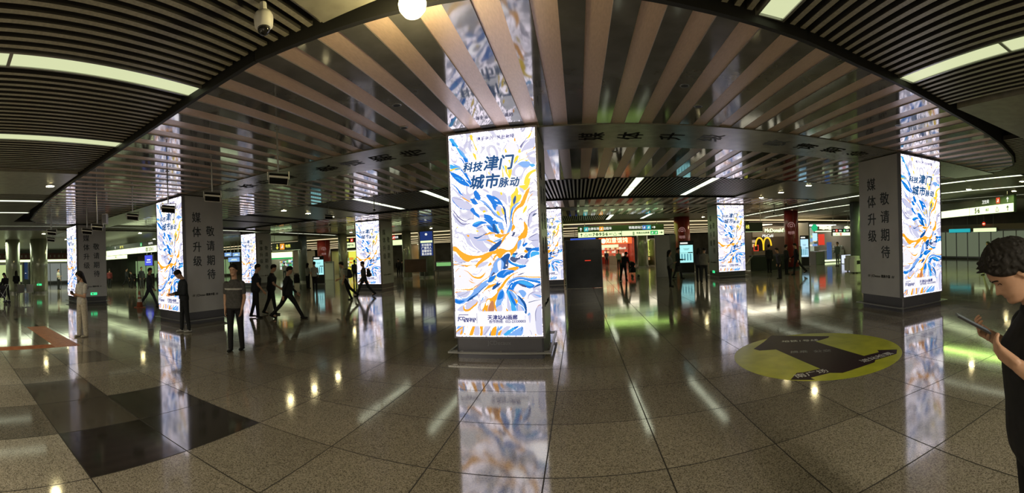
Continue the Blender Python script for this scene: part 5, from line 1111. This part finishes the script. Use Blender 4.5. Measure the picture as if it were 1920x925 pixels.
def person(px, py, heading, label, h=1.72, lean=0, twist=0, head=(0, 0, 0), legs=((0, 0), (0, 0)), arms=((5, 15, 8, 5), (5, 15, 8, 5)),
           shirt=(.02, .02, .022), trousers=(.015, .015, .017), shoe=(.01, .01, .01), hair='short', fat=1.0, voxel=.014, sleeve=.55, loc=None,
           group=None, skirt=None, long_top=0, hood=False, stripe=None, wide=1.0, hand_curl=.5):
    """heading: degrees the person faces, 0 = towards the viewer, 90 = to the right, 180 = away. legs (hip swing, knee bend), arms (swing, elbow, outward, inward)"""
    s = h/1.72
    p = Vector(loc) if loc is not None else fl(px, py)
    heading = heading - math.degrees(math.atan2(p.x, p.y))      # given relative to the line of sight
    root_m = Matrix.Identity(4)
    R = math.radians
    def leg_dir(t): return Vector((0, -math.sin(R(t)), -math.cos(R(t))))
    hips = []; J = {}
    kk = []
    for i, sx in enumerate((-1, 1)):
        a, b = legs[i]; hip = Vector((sx*.092*wide, 0, 0)); knee = hip+leg_dir(a)*.43; ank = knee+leg_dir(a-b)*.42
        kk.append((hip, knee, ank, a-b))
    hz = .085 - min(k[2].z for k in kk)
    kk = [(a+Vector((0, 0, hz)), b+Vector((0, 0, hz)), c+Vector((0, 0, hz)), t) for a, b, c, t in kk]
    U = Matrix.Translation((0, 0, hz)) @ Matrix.Rotation(R(twist), 4, 'Z') @ Matrix.Rotation(R(lean), 4, 'X')
    HM = U @ Matrix.Translation((0, .005, .545)) @ Matrix.Rotation(R(head[1]), 4, 'Z') @ Matrix.Rotation(R(head[2]), 4, 'Y') @ Matrix.Rotation(R(head[0]), 4, 'X')
    S4 = Matrix.Scale(s, 4)
    body = MB(); top = MB(); tr = MB(); hr = MB()
    hb = HM @ Matrix.Translation((0, -.012, .035))
    head_mesh(body, S4 @ hb, *((48, 56) if voxel < .006 else (26, 28)))
    for sx in (-1, 1):
        ell(body, (sx*.076, .012, .108), (.009, .019, .031), S4 @ hb @ Matrix.Rotation(sx*.15, 4, 'Z'), 12)
        if voxel < .006: ell(body, (sx*.081, .016, .116), (.007, .021, .020), S4 @ hb, 12)
    cap(body, S4 @ U @ Vector((0, .018, .50)), S4 @ hb @ Vector((0, .028, .07)), .058*s, .054*s, 16)
    f_ = fat
    torso = [(0, 0, -.07, .15*f_, .10*f_), (0, 0, .0, .165*f_, .115*f_), (0, -.005, .12, .145*f_, .108*f_), (0, -.005, .25, .155*f_, .112*f_), (0, 0, .36, .172*f_, .115*f_), (0, .008, .43, .155, .09), (0, .014, .475, .10, .07), (0, .016, .51, .062, .056)]
    tloft(body, [(a, b, z, rx*.9, ry*.9) for a, b, z, rx, ry in torso], S4 @ U)
    zb = -.07-long_top
    tt = [(0, 0, zb, .165*f_, .12*f_)] + [(a, b, z, rx+.012, ry+.012) for a, b, z, rx, ry in torso[1:]]
    tloft(top, tt, S4 @ U)
    wr = []
    for i, sx in enumerate((-1, 1)):
        sw, el, out, inn = arms[i]
        sh = U @ Vector((sx*.172*wide, .008, .415)); ud = U.to_3x3() @ Vector((sx*math.sin(R(out)), -math.sin(R(sw))*math.cos(R(out)), -math.cos(R(sw))*math.cos(R(out))))
        e = sh+ud*.285; t = sw+el
        fd = U.to_3x3() @ Vector((-sx*math.sin(R(inn)), -math.sin(R(t))*math.cos(R(inn)), -math.cos(R(t))*math.cos(R(inn)))); w_ = e+fd*.25
        cap(body, S4 @ sh, S4 @ e, .048*s, .038*s); cap(body, S4 @ e, S4 @ w_, .038*s, .0255*s)
        hand(body, S4 @ w_, fd, sx, s, hand_curl, (U.to_3x3() @ Vector((-sx, 0, 0))) if el < 40 else (U.to_3x3() @ Vector((-sx*.6, .2, .6)) if el > 60 else None))
        cap(top, S4 @ (sh+Vector((0, 0, .0))), S4 @ sh.lerp(e, min(1, sleeve/.5) if sleeve < .5 else 1), .064*s, .055*s)
        if sleeve > .5: cap(top, S4 @ e, S4 @ e.lerp(w_, min(1, (sleeve-.5)*2)), .052*s, .036*s)
        wr.append((S4 @ w_, fd))
    for i, (hip, kn, an, t) in enumerate(kk):
        sx = (-1, 1)[i]
        cap(body, S4 @ hip, S4 @ kn, .075*s, .05*s); cap(body, S4 @ kn, S4 @ an, .05*s, .034*s)
        cap(body, S4 @ (an+Vector((0, .02, -.04))), S4 @ (an+Vector((0, -.10, -.055))), .03*s, .022*s, 10)
        k2 = skirt if skirt else 1.0
        cap(tr, S4 @ (hip+Vector((-sx*.006, 0, .02))), S4 @ kn, .098*s*f_**.5, .066*s*k2); cap(tr, S4 @ kn, S4 @ (an+Vector((0, 0, -.01))), .066*s*k2, .052*s*k2)
    tloft(tr, [(0, 0, -.11, .13*f_, .10*f_), (0, 0, -.04, .165*f_, .118*f_), (0, 0, .07, .155*f_, .113*f_)], S4 @ Matrix.Translation((0, 0, hz)))
    b = remesh(body, 'person', SKIN, voxel, 2); b.location = (p.x, p.y, 0); b.rotation_euler = (0, 0, R(heading))
    tag(b, label, 'person', group)
    sm = 4
    o = remesh(top, 'shirt', cloth(shirt), max(voxel*.9, .008), sm, b); remesh(tr, 'trousers', cloth(trousers), max(voxel*.9, .008), sm, b)
    if stripe:
        q = MB(); tloft(q, [(a, b_, z, rx+.017, ry+.017) for a, b_, z, rx, ry in ((0, -.001, .30, .163*f_, .113*f_), (0, -.001, .335, .170*f_, .115*f_))], S4 @ U, 32); q.build('chest_stripe', cloth(stripe), o, True)
    for i, (hip, kn, an, t) in enumerate(kk):
        q = MB(); A4 = S4 @ Matrix.Translation(an) @ Matrix.Rotation(R(max(-25, min(50, -t*.6 if an.z > .12 else 0))), 4, 'X')
        cap(q, A4 @ Vector((0, .035, -.052)), A4 @ Vector((0, -.13, -.058)), .04*s, .034*s, 14, (1.05, .78)); cap(q, A4 @ Vector((0, .02, .0)), A4 @ Vector((0, -.03, -.05)), .042*s, .04*s, 12)
        n0 = [v for v in q.v]; q.v = [(x, y, max(z, .001)) if an.z < .12 else (x, y, z) for x, y, z in n0]
        q.build('shoe', cloth(shoe), b, True)
    if hair == 'short': head_mesh(hr, S4 @ hb, 26, 36, hair_off(.178, .115, .035, .018))
    elif hair == 'spiky':
        rnd = random.Random(2); base = hair_off(.168, .105, .03, .020); tb = {}
        def ho(a, z):
            k = (round(a*7), round(z*90)); tb.setdefault(k, rnd.random()); b0 = base(a, z); return b0 + (.012*tb[k] if b0 > .01 else .004*tb[k] if b0 > 0 else 0)
        head_mesh(hr, S4 @ hb, 90, 140, ho)
        for i in range(60):
            a = rnd.uniform(-math.pi, 0); z = rnd.uniform(.182, .215); x0, y0, z0 = head_point(a, z, .014)
            v = Vector((x0*.8+rnd.uniform(-.02, .02), y0-.02, (z0-.12)*.4+rnd.uniform(-.01, .03))).normalized()*rnd.uniform(.012, .022)
            cap(hr, S4 @ hb @ Vector((x0, y0, z0)), S4 @ hb @ (Vector((x0, y0, z0))+v), .008*s, .0035*s, 6)
    else:
        head_mesh(hr, S4 @ hb, 26, 36, hair_off(.18, .05, .0, .02))
        L2 = .30 if hair == 'long' else .12
        cap(hr, S4 @ hb @ Vector((0, .065, .12)), S4 @ hb @ Vector((0, .09, -L2+.02)), .072*s, .045*s, 14)
        for sx in (-1, 1): cap(hr, S4 @ hb @ Vector((sx*.066, .03, .13)), S4 @ hb @ Vector((sx*.085, .03, -L2*.7)), .03*s, .022*s, 10)
    remesh(hr, 'hair', HAIR, max(voxel*.8, .0035 if hair == 'spiky' else .006), 1 if hair == 'spiky' else 2, b)
    if voxel < .0125:
        for sx in (-1, 1):
            for nm, z0, z1, xa, xb, of in (('eyebrow', .134, .139, .014, .050, .003), ('eyelid', .1145, .1165, .020, .043, .0035)):
                vs = []; fs = []; n = 7
                for k in range(n):
                    x = xa+(xb-xa)*k/(n-1); c = (x/.0755)**(1/.82); a = -math.acos(min(1, c)) if sx > 0 else -math.pi+math.acos(min(1, c)); up = .003*math.sin(math.pi*k/(n-1)) - (.002 if k == n-1 else 0)
                    for zz in (z0+up, z1+up):
                        for o_ in (of, -.006): vs.append(S4 @ hb @ Vector(head_point(a, zz, o_)))
                for k in range(n-1):
                    i = 4*k; j = i+4; fs += [(i, i+2, j+2, j), (i+1, j+1, j+3, i+3), (i, j, j+1, i+1), (i+2, i+3, j+3, j+2)]
                fs += [(0, 1, 3, 2), (4*n-4, 4*n-2, 4*n-1, 4*n-3)]
                MB().add(vs, fs).build(nm, HAIR, b)
        q = MB(); n = 7; vs = []; fs = []
        for k in range(n):
            x = -.021+.042*k/(n-1); c = (abs(x)/.058)**(1/.82); a = -math.acos(c) if x > 0 else -math.pi+math.acos(c)
            for zz in (.0605, .0625):
                for o_ in (.0022, -.006): vs.append(S4 @ hb @ Vector(head_point(a, zz, o_)))
        for k in range(n-1): i = 4*k; j = i+4; fs += [(i, i+2, j+2, j), (i+1, j+1, j+3, i+3), (i, j, j+1, i+1), (i+2, i+3, j+3, j+2)]
        MB().add(vs, fs).build('lips', LIPS, b)
    W4 = Matrix.Translation((p.x, p.y, 0)) @ Matrix.Rotation(R(heading), 4, 'Z')
    return b, [(W4 @ w_, (W4.to_3x3() @ fd)) for w_, fd in wr], W4 @ S4 @ U, W4 @ S4 @ hb, kk
def backpack(U4, label, c=(.02, .02, .025)):
    loc = U4 @ Vector((0, .13, .05)); o = empty('backpack', loc, U4.to_euler().z, label, 'backpack')
    q = MB()
    tloft(q, [(0, .09, .0, .13, .075), (0, .10, .04, .15, .095), (0, .10, .25, .15, .095), (0, .08, .36, .12, .07), (0, .07, .40, .06, .04)], Matrix.Identity(4)); remesh(q, 'pack_body', cloth(c), .012, 3, o)
    q = MB(); tloft(q, [(0, .19, .03, .11, .04), (0, .20, .1, .12, .05), (0, .19, .19, .10, .035)], Matrix.Identity(4)); remesh(q, 'front_pocket', cloth(c), .012, 2, o)
    for sx in (-1, 1):
        m = MB(); pts = [(sx*.09, .02, .05), (sx*.15, -.05, .08), (sx*.14, -.20, .2), (sx*.12, -.235, .32), (sx*.1, -.16, .41), (sx*.09, 0, .40)]
        for a, b in zip(pts[:-1], pts[1:]): m.tube(a, b, .014, 6)
        m.build('shoulder_strap', cloth(c), o)
def bag(at_, label, c=(.015, .015, .018), s=1.0, rz=0, name='handbag'):
    o = empty(name, at_, rz, label, 'bag'); MB().bbox(-.15*s, .15*s, -.05*s, .05*s, -.42*s, -.18*s, .03).build('bag_body', cloth(c), o)
    q = MB()
    for a, b in (((-.1*s, 0, -.18*s), (-.04*s, 0, .01)), ((-.04*s, 0, .01), (.04*s, 0, .01)), ((.04*s, 0, .01), (.1*s, 0, -.18*s))): q.tube(a, b, .008, 6)
    q.build('bag_handle', cloth(c), o)
def phone(at_, d, label, lit=True, tilt=55):
    d = Vector(d); o = empty('phone', at_, math.atan2(d.y, d.x)+math.pi/2, label, 'phone'); q = Matrix.Rotation(math.radians(tilt), 4, 'X')
    MB().box(-.037, .037, -.004, .004, -.02, .135, 0, q).build('phone_case', M['black'], o)
    MB().box(-.033, .033, .004, .0048, -.016, .131, 0, q).build('phone_screen', emat('phone_glow', (.7, .75, .8), .1) if 'phone_glow' not in bpy.data.materials else bpy.data.materials['phone_glow'], o)

WH = (.45, .43, .36); GY = (.16, .16, .155); BK = (.012, .012, .014); DK = (.03, .032, .038)
HOLD = ((12, 95, 6, 34), (12, 95, 6, 34))
p_, wr, U4, H4, _ = person(155, 632, -55, 'woman with long black hair, white top and cream wide trousers looking at her phone', 1.70, hair='long', head=(22, 0, 0), arms=HOLD, shirt=(.42, .40, .36), trousers=(.42, .38, .30), shoe=(.35, .32, .26), skirt=1.25, fat=.88, voxel=.009, sleeve=.3, legs=((3, 0), (-3, 0)))
phone((wr[0][0]+wr[1][0])/2 + wr[0][1]*.09, wr[0][1], 'phone held by the woman in cream trousers')
p_, wr, U4, H4, _ = person(347, 623, -70, 'man in dark clothes and white shoes, head bowed, in front of the left poster', 1.70, lean=5, head=(38, 0, 0), arms=((14, 75, 6, 20), (14, 75, 6, 20)), shirt=(.02, .024, .03), trousers=(.015, .017, .02), shoe=(.4, .4, .38), voxel=.01, sleeve=.95, legs=((5, 2), (-5, 2)))
p_, wr, U4, H4, _ = person(443, 658, -20, 'man in grey polo shirt with a pale chest stripe, left of the walking group', 1.76, head=(5, 0, 0), arms=((0, 20, 7, 6), (0, 25, 7, 6)), shirt=(.07, .068, .065), trousers=BK, fat=1.08, voxel=.01, sleeve=.3, stripe=(.42, .41, .38), legs=((6, 3), (-6, 3)))
gw = 'men in black walking together'
person(481, 596, 86, 'rearmost walking man in black before the small distant column, forearm bare', 1.74, lean=6, head=(6, 0, 0), arms=((20, 25, 6, 5), (-15, 25, 6, 5)), shirt=(.02, .022, .026), trousers=BK, voxel=.012, sleeve=.3, legs=((6, 4), (-8, 8)), fat=1.32, wide=1.15)
person(510, 590, 84, 'middle walking man in black, half hidden between his two companions', 1.72, lean=7, head=(10, 0, 0), arms=((22, 40, 6, 8), (-18, 25, 6, 5)), shirt=(.018, .02, .023), trousers=BK, voxel=.012, sleeve=.3, legs=((12, 5), (-14, 10)), fat=1.32, wide=1.15)
person(541, 598, 88, 'leading man in black striding to the right with a wide step', 1.76, lean=4, head=(14, 0, 0), arms=((-22, 20, 6, 5), (20, 30, 6, 5)), shirt=(.014, .015, .018), trousers=BK, voxel=.012, sleeve=.95, legs=((34, 6), (-30, 14)), fat=1.32, wide=1.15)
p_, wr, U4, H4, _ = person(648, 563, -105, 'young man in white t-shirt with dark backpack walking left', 1.74, lean=10, head=(8, 0, 0), arms=((25, 45, 6, 5), (-12, 40, 6, 5)), shirt=WH, trousers=BK, voxel=.014, sleeve=.3, legs=((-12, 10), (-34, 16)))
backpack(U4, 'dark backpack on the man in the white t-shirt')
p_, wr, U4, H4, _ = person(684, 556, -80, 'dark silhouetted man with backpack crossing in front of the back row poster', 1.74, lean=4, head=(4, 0, 0), arms=((-10, 25, 6, 5), (12, 30, 6, 5)), shirt=(.05, .05, .055), trousers=DK, voxel=.014, sleeve=.95, legs=((28, 6), (-24, 18)))
backpack(U4, 'dark backpack on the silhouetted man before the poster')
person(591, 546, 170, 'person in white shirt seen from behind at the left kiosk', 1.72, arms=((5, 40, 8, 5), (5, 15, 8, 5)), shirt=(.36, .37, .35), trousers=BK, voxel=.016, sleeve=.3)
person(578, 541, 130, 'person in pale top and black skirt left of the white-shirted one at the kiosk', 1.64, hair='bob', arms=((5, 60, 8, 5), (5, 15, 8, 5)), shirt=(.3, .3, .28), trousers=BK, voxel=.016, sleeve=.3, skirt=1.4)
p_, wr, U4, H4, _ = person(1170, 527, 150, 'person in black bending over a pushchair in front of the red shop', 1.68, lean=28, head=(10, 0, 0), arms=((45, 30, 8, 5), (45, 30, 8, 5)), shirt=DK, trousers=BK, voxel=.016, sleeve=.95, legs=((10, 5), (-12, 5)))
p_, wr, U4, H4, _ = person(1257, 538, 70, 'woman in grey top and black trousers standing with a shoulder bag', 1.62, hair='bob', head=(4, 0, 0), arms=((12, 95, 8, 25), (5, 10, 8, 5)), shirt=(.13, .13, .12), trousers=BK, voxel=.014, sleeve=.9, legs=((3, 0), (-2, 0)))
bag(wr[1][0]+Vector((.2, -.2, .3)), 'black shoulder bag at the side of the woman in grey', rz=.8)
person(1272, 523, 100, 'man in dark teal clothes behind the woman in grey', 1.74, head=(15, 0, 0), arms=((10, 80, 8, 10), (5, 15, 8, 5)), shirt=(.03, .045, .05), trousers=DK, voxel=.016, sleeve=.95, legs=((14, 4), (-14, 8)))
person(1321, 531, 165, 'person in pale grey hooded top seen from behind beside the back row column', 1.70, lean=8, head=(25, 0, 0), arms=((20, 60, 10, 15), (20, 60, 10, 15)), shirt=(.2, .19, .18), trousers=DK, voxel=.016, sleeve=.95, legs=((8, 4), (-10, 6)), fat=1.15)
person(1311, 529, 160, 'dark haired person left of the one in the grey hooded top', 1.66, head=(20, 0, 0), hair='bob', arms=((5, 50, 8, 15), (5, 15, 8, 5)), shirt=(.1, .1, .11), trousers=DK, voxel=.016, sleeve=.95)
person(1494, 516, -80, 'man in black walking left in front of the red pillar', 1.74, lean=3, head=(12, 0, 0), arms=((12, 50, 6, 5), (-15, 20, 6, 5)), shirt=BK, trousers=BK, voxel=.014, sleeve=.95, legs=((12, 6), (-30, 12)), long_top=.12)
person(1443, 512, 160, 'person in black at the escalator mouth before the yellow arches', 1.70, arms=((5, 20, 8, 5), (5, 20, 8, 5)), shirt=(.03, .03, .032), trousers=BK, voxel=.016, sleeve=.95)
person(1463, 523, -60, 'dark dressed person beside the escalator rail', 1.55, lean=15, arms=((5, 20, 8, 5), (5, 20, 8, 5)), shirt=(.04, .04, .042), trousers=BK, voxel=.016, sleeve=.95)
person(1475, 515, 120, 'person in black at the right end of the escalator side', 1.66, arms=((5, 20, 8, 5), (5, 20, 8, 5)), shirt=(.03, .03, .032), trousers=BK, voxel=.016, sleeve=.95)
p_, wr, U4, H4, _ = person(1855, 516, -60, 'walker in beige trousers behind the bowed head at far right', 1.66, lean=4, head=(4, 0, 0), arms=((15, 30, 6, 5), (-12, 25, 6, 5)), shirt=(.03, .03, .032), trousers=(.36, .34, .24), voxel=.014, sleeve=.6, legs=((22, 5), (-20, 8)))
person(110, 543, 60, 'man in white t-shirt and black trousers between round pillar and far left column', 1.72, arms=((12, 90, 8, 25), (5, 15, 8, 5)), shirt=WH, trousers=BK, voxel=.018, sleeve=.3)
person(31, 556, 175, 'person in black top and grey trousers beside the left edge pillar', 1.66, hair='bob', arms=((5, 60, 8, 15), (5, 60, 8, 15)), shirt=BK, trousers=(.2, .2, .17), voxel=.016, sleeve=.95)
person(12, 566, -30, 'long-haired person in black bending over a pushchair at the left edge', 1.62, hair='long', lean=16, head=(14, 0, 0), arms=((35, 40, 8, 5), (35, 40, 8, 5)), shirt=BK, trousers=BK, shoe=(.35, .35, .33), voxel=.014, sleeve=.95, legs=((8, 8), (-10, 8)))
person(281, 576, 75, 'man in grey-blue dark suit walking right beside the traffic cone', 1.78, lean=3, head=(4, 0, 0), arms=((20, 20, 6, 5), (-22, 25, 6, 5)), shirt=(.04, .045, .055), trousers=(.035, .04, .055), voxel=.014, sleeve=.95, legs=((28, 6), (-26, 12)))
person(238, 539, 70, 'small dark figure walking far between the left columns', 1.70, arms=((20, 20, 6, 5), (-22, 25, 6, 5)), shirt=DK, trousers=BK, voxel=.02, sleeve=.95, legs=((22, 6), (-26, 12)))
person(249, 541, -70, 'small seated-looking figure in black right of the far dark walker', 1.45, lean=15, arms=((20, 20, 6, 5), (-22, 25, 6, 5)), shirt=BK, trousers=BK, voxel=.02, sleeve=.95, legs=((12, 20), (-16, 12)))
person(266, 541, 20, 'distant person in black jacket above the traffic cone', 1.74, shirt=DK, trousers=(.06, .06, .07), voxel=.02, sleeve=.95)
person(206, 541, 170, 'person in dark red just right of the far left column', 1.64, shirt=(.12, .02, .02), trousers=BK, voxel=.02, sleeve=.95)
person(212, 522, 90, 'faraway person in white near the ticket gates', 1.7, shirt=(.35, .35, .33), trousers=DK, voxel=.024, sleeve=.4, loc=(-40, 27, 0))
p_, wr, U4, H4, _ = person(748, 521, 190, 'person in black with rounded backpack by the brown panel', 1.70, shirt=BK, trousers=BK, voxel=.018, sleeve=.95, arms=((5, 40, 8, 5), (5, 40, 8, 5)))
backpack(U4, 'black backpack on the person by the brown panel')
person(755, 520, 160, 'second dark figure close behind the backpacker by the brown panel', 1.55, shirt=BK, trousers=BK, voxel=.02, sleeve=.95)
person(1571, 499, -40, 'shopper in grey-green standing inside the bright bakery front', 1.72, shirt=(.1, .13, .12), trousers=(.12, .14, .13), voxel=.018, sleeve=.95, arms=((5, 60, 8, 15), (5, 20, 8, 5)))
person(1161, 505, 10, 'pale-shirted person walking out of the red shop', 1.66, shirt=(.25, .27, .27), trousers=DK, voxel=.02, sleeve=.5)
person(1138, 498, 0, 'shop worker in black before the red display', 1.66, shirt=DK, trousers=BK, voxel=.024, sleeve=.5)
person(666, 530, 170, 'blurred dark figure half hidden left of the back row poster', 1.72, shirt=(.06, .06, .07), trousers=DK, voxel=.02, sleeve=.95)
person(534, 523, 180, 'small figure behind the leading man in black', 1.7, shirt=(.2, .2, .2), trousers=DK, voxel=.024, sleeve=.5)
# pushchairs
def pushchair(px, py, rz, label, s=1.0):
    p = fl(px, py); o = empty('pushchair', (p.x, p.y, 0), rz, label, 'pushchair')
    q = MB()
    for sx in (-.22, .22): q.tube((sx, -.25, .1), (sx, .28, 1.0), .015, 6); q.tube((sx, .28, .1), (sx, -.15, .6), .013, 6)
    q.tube((-.22, .28, 1.0), (.22, .28, 1.0), .02, 6); q.build('frame', M['trim'], o)
    for sx in (-.24, .24):
        for sy in (-.28, .3): MB().tube((sx-.02, sy, .09), (sx+.02, sy, .09), .09, 14).build('wheel', M['black'], o)
    q = MB(); tloft(q, [(0, 0, .32, .19, .2), (0, 0, .5, .21, .22), (0, .08, .7, .19, .14), (0, .12, .82, .12, .08)], Matrix.Identity(4)); remesh(q, 'seat_fabric', cloth((.02, .02, .024)), .02, 2, o)
    q = MB(); ell(q, (0, .02, .82), (.2, .22, .16)); remesh(q, 'canopy', cloth((.03, .03, .034)), .02, 1, o)
pushchair(1186, 521, .6, 'dark pushchair in front of the red shop'); pushchair(4, 570, .2, 'pushchair with metal frame cut by the left edge')
pushchair(557, 540, .8, 'dark pushchair left of the people at the kiosk')
# ------------------------------------------------------------------ the man at the right edge with a phone
az = (1944-1077)/755; dist = 1.72
hp = Vector((dist*math.sin(az), dist*math.cos(az), 0))
HA = (2, 128, 50, 36)
p_, wr, U4, H4, kk = person(0, 0, -70, 'man in black polo shirt at the right edge looking down at his phone', 1.79, lean=3, head=(34, 0, 0), arms=(HA, HA), shirt=(.012, .012, .013), trousers=(.008, .008, .009), hair='spiky', voxel=.0045, sleeve=.34, fat=1.15, loc=hp, hand_curl=1.0)
print('HERO wrists', wr, 'head', H4.translation)
mid = (wr[0][0]+wr[1][0])/2; fdir = wr[0][1]+wr[1][1]
phone(mid+fdir.normalized()*.085+Vector((0, 0, .03)), fdir, 'smartphone held in both hands by the man at the right edge', tilt=60)
# polo collar with a fine white edge
Li = U4 @ Matrix.Translation((0, .012, .485)) ; Rt = p_.matrix_basis.inverted() if False else (Matrix.Translation(p_.location) @ Matrix.Rotation(p_.rotation_euler.z, 4, 'Z')).inverted()
q = MB(); tloft(q, [(0, 0, 0, .078, .072), (0, 0, .02, .080, .074), (0, .004, .05, .068, .066), (0, .004, .046, .060, .058)], Rt @ Li, 28); q.build('collar', cloth((.012, .012, .013)), p_, True)
q = MB(); tloft(q, [(0, .004, .049, .0685, .0665), (0, .004, .0525, .0675, .0655)], Rt @ Li, 28); q.build('collar_piping', M['white'], p_, True)
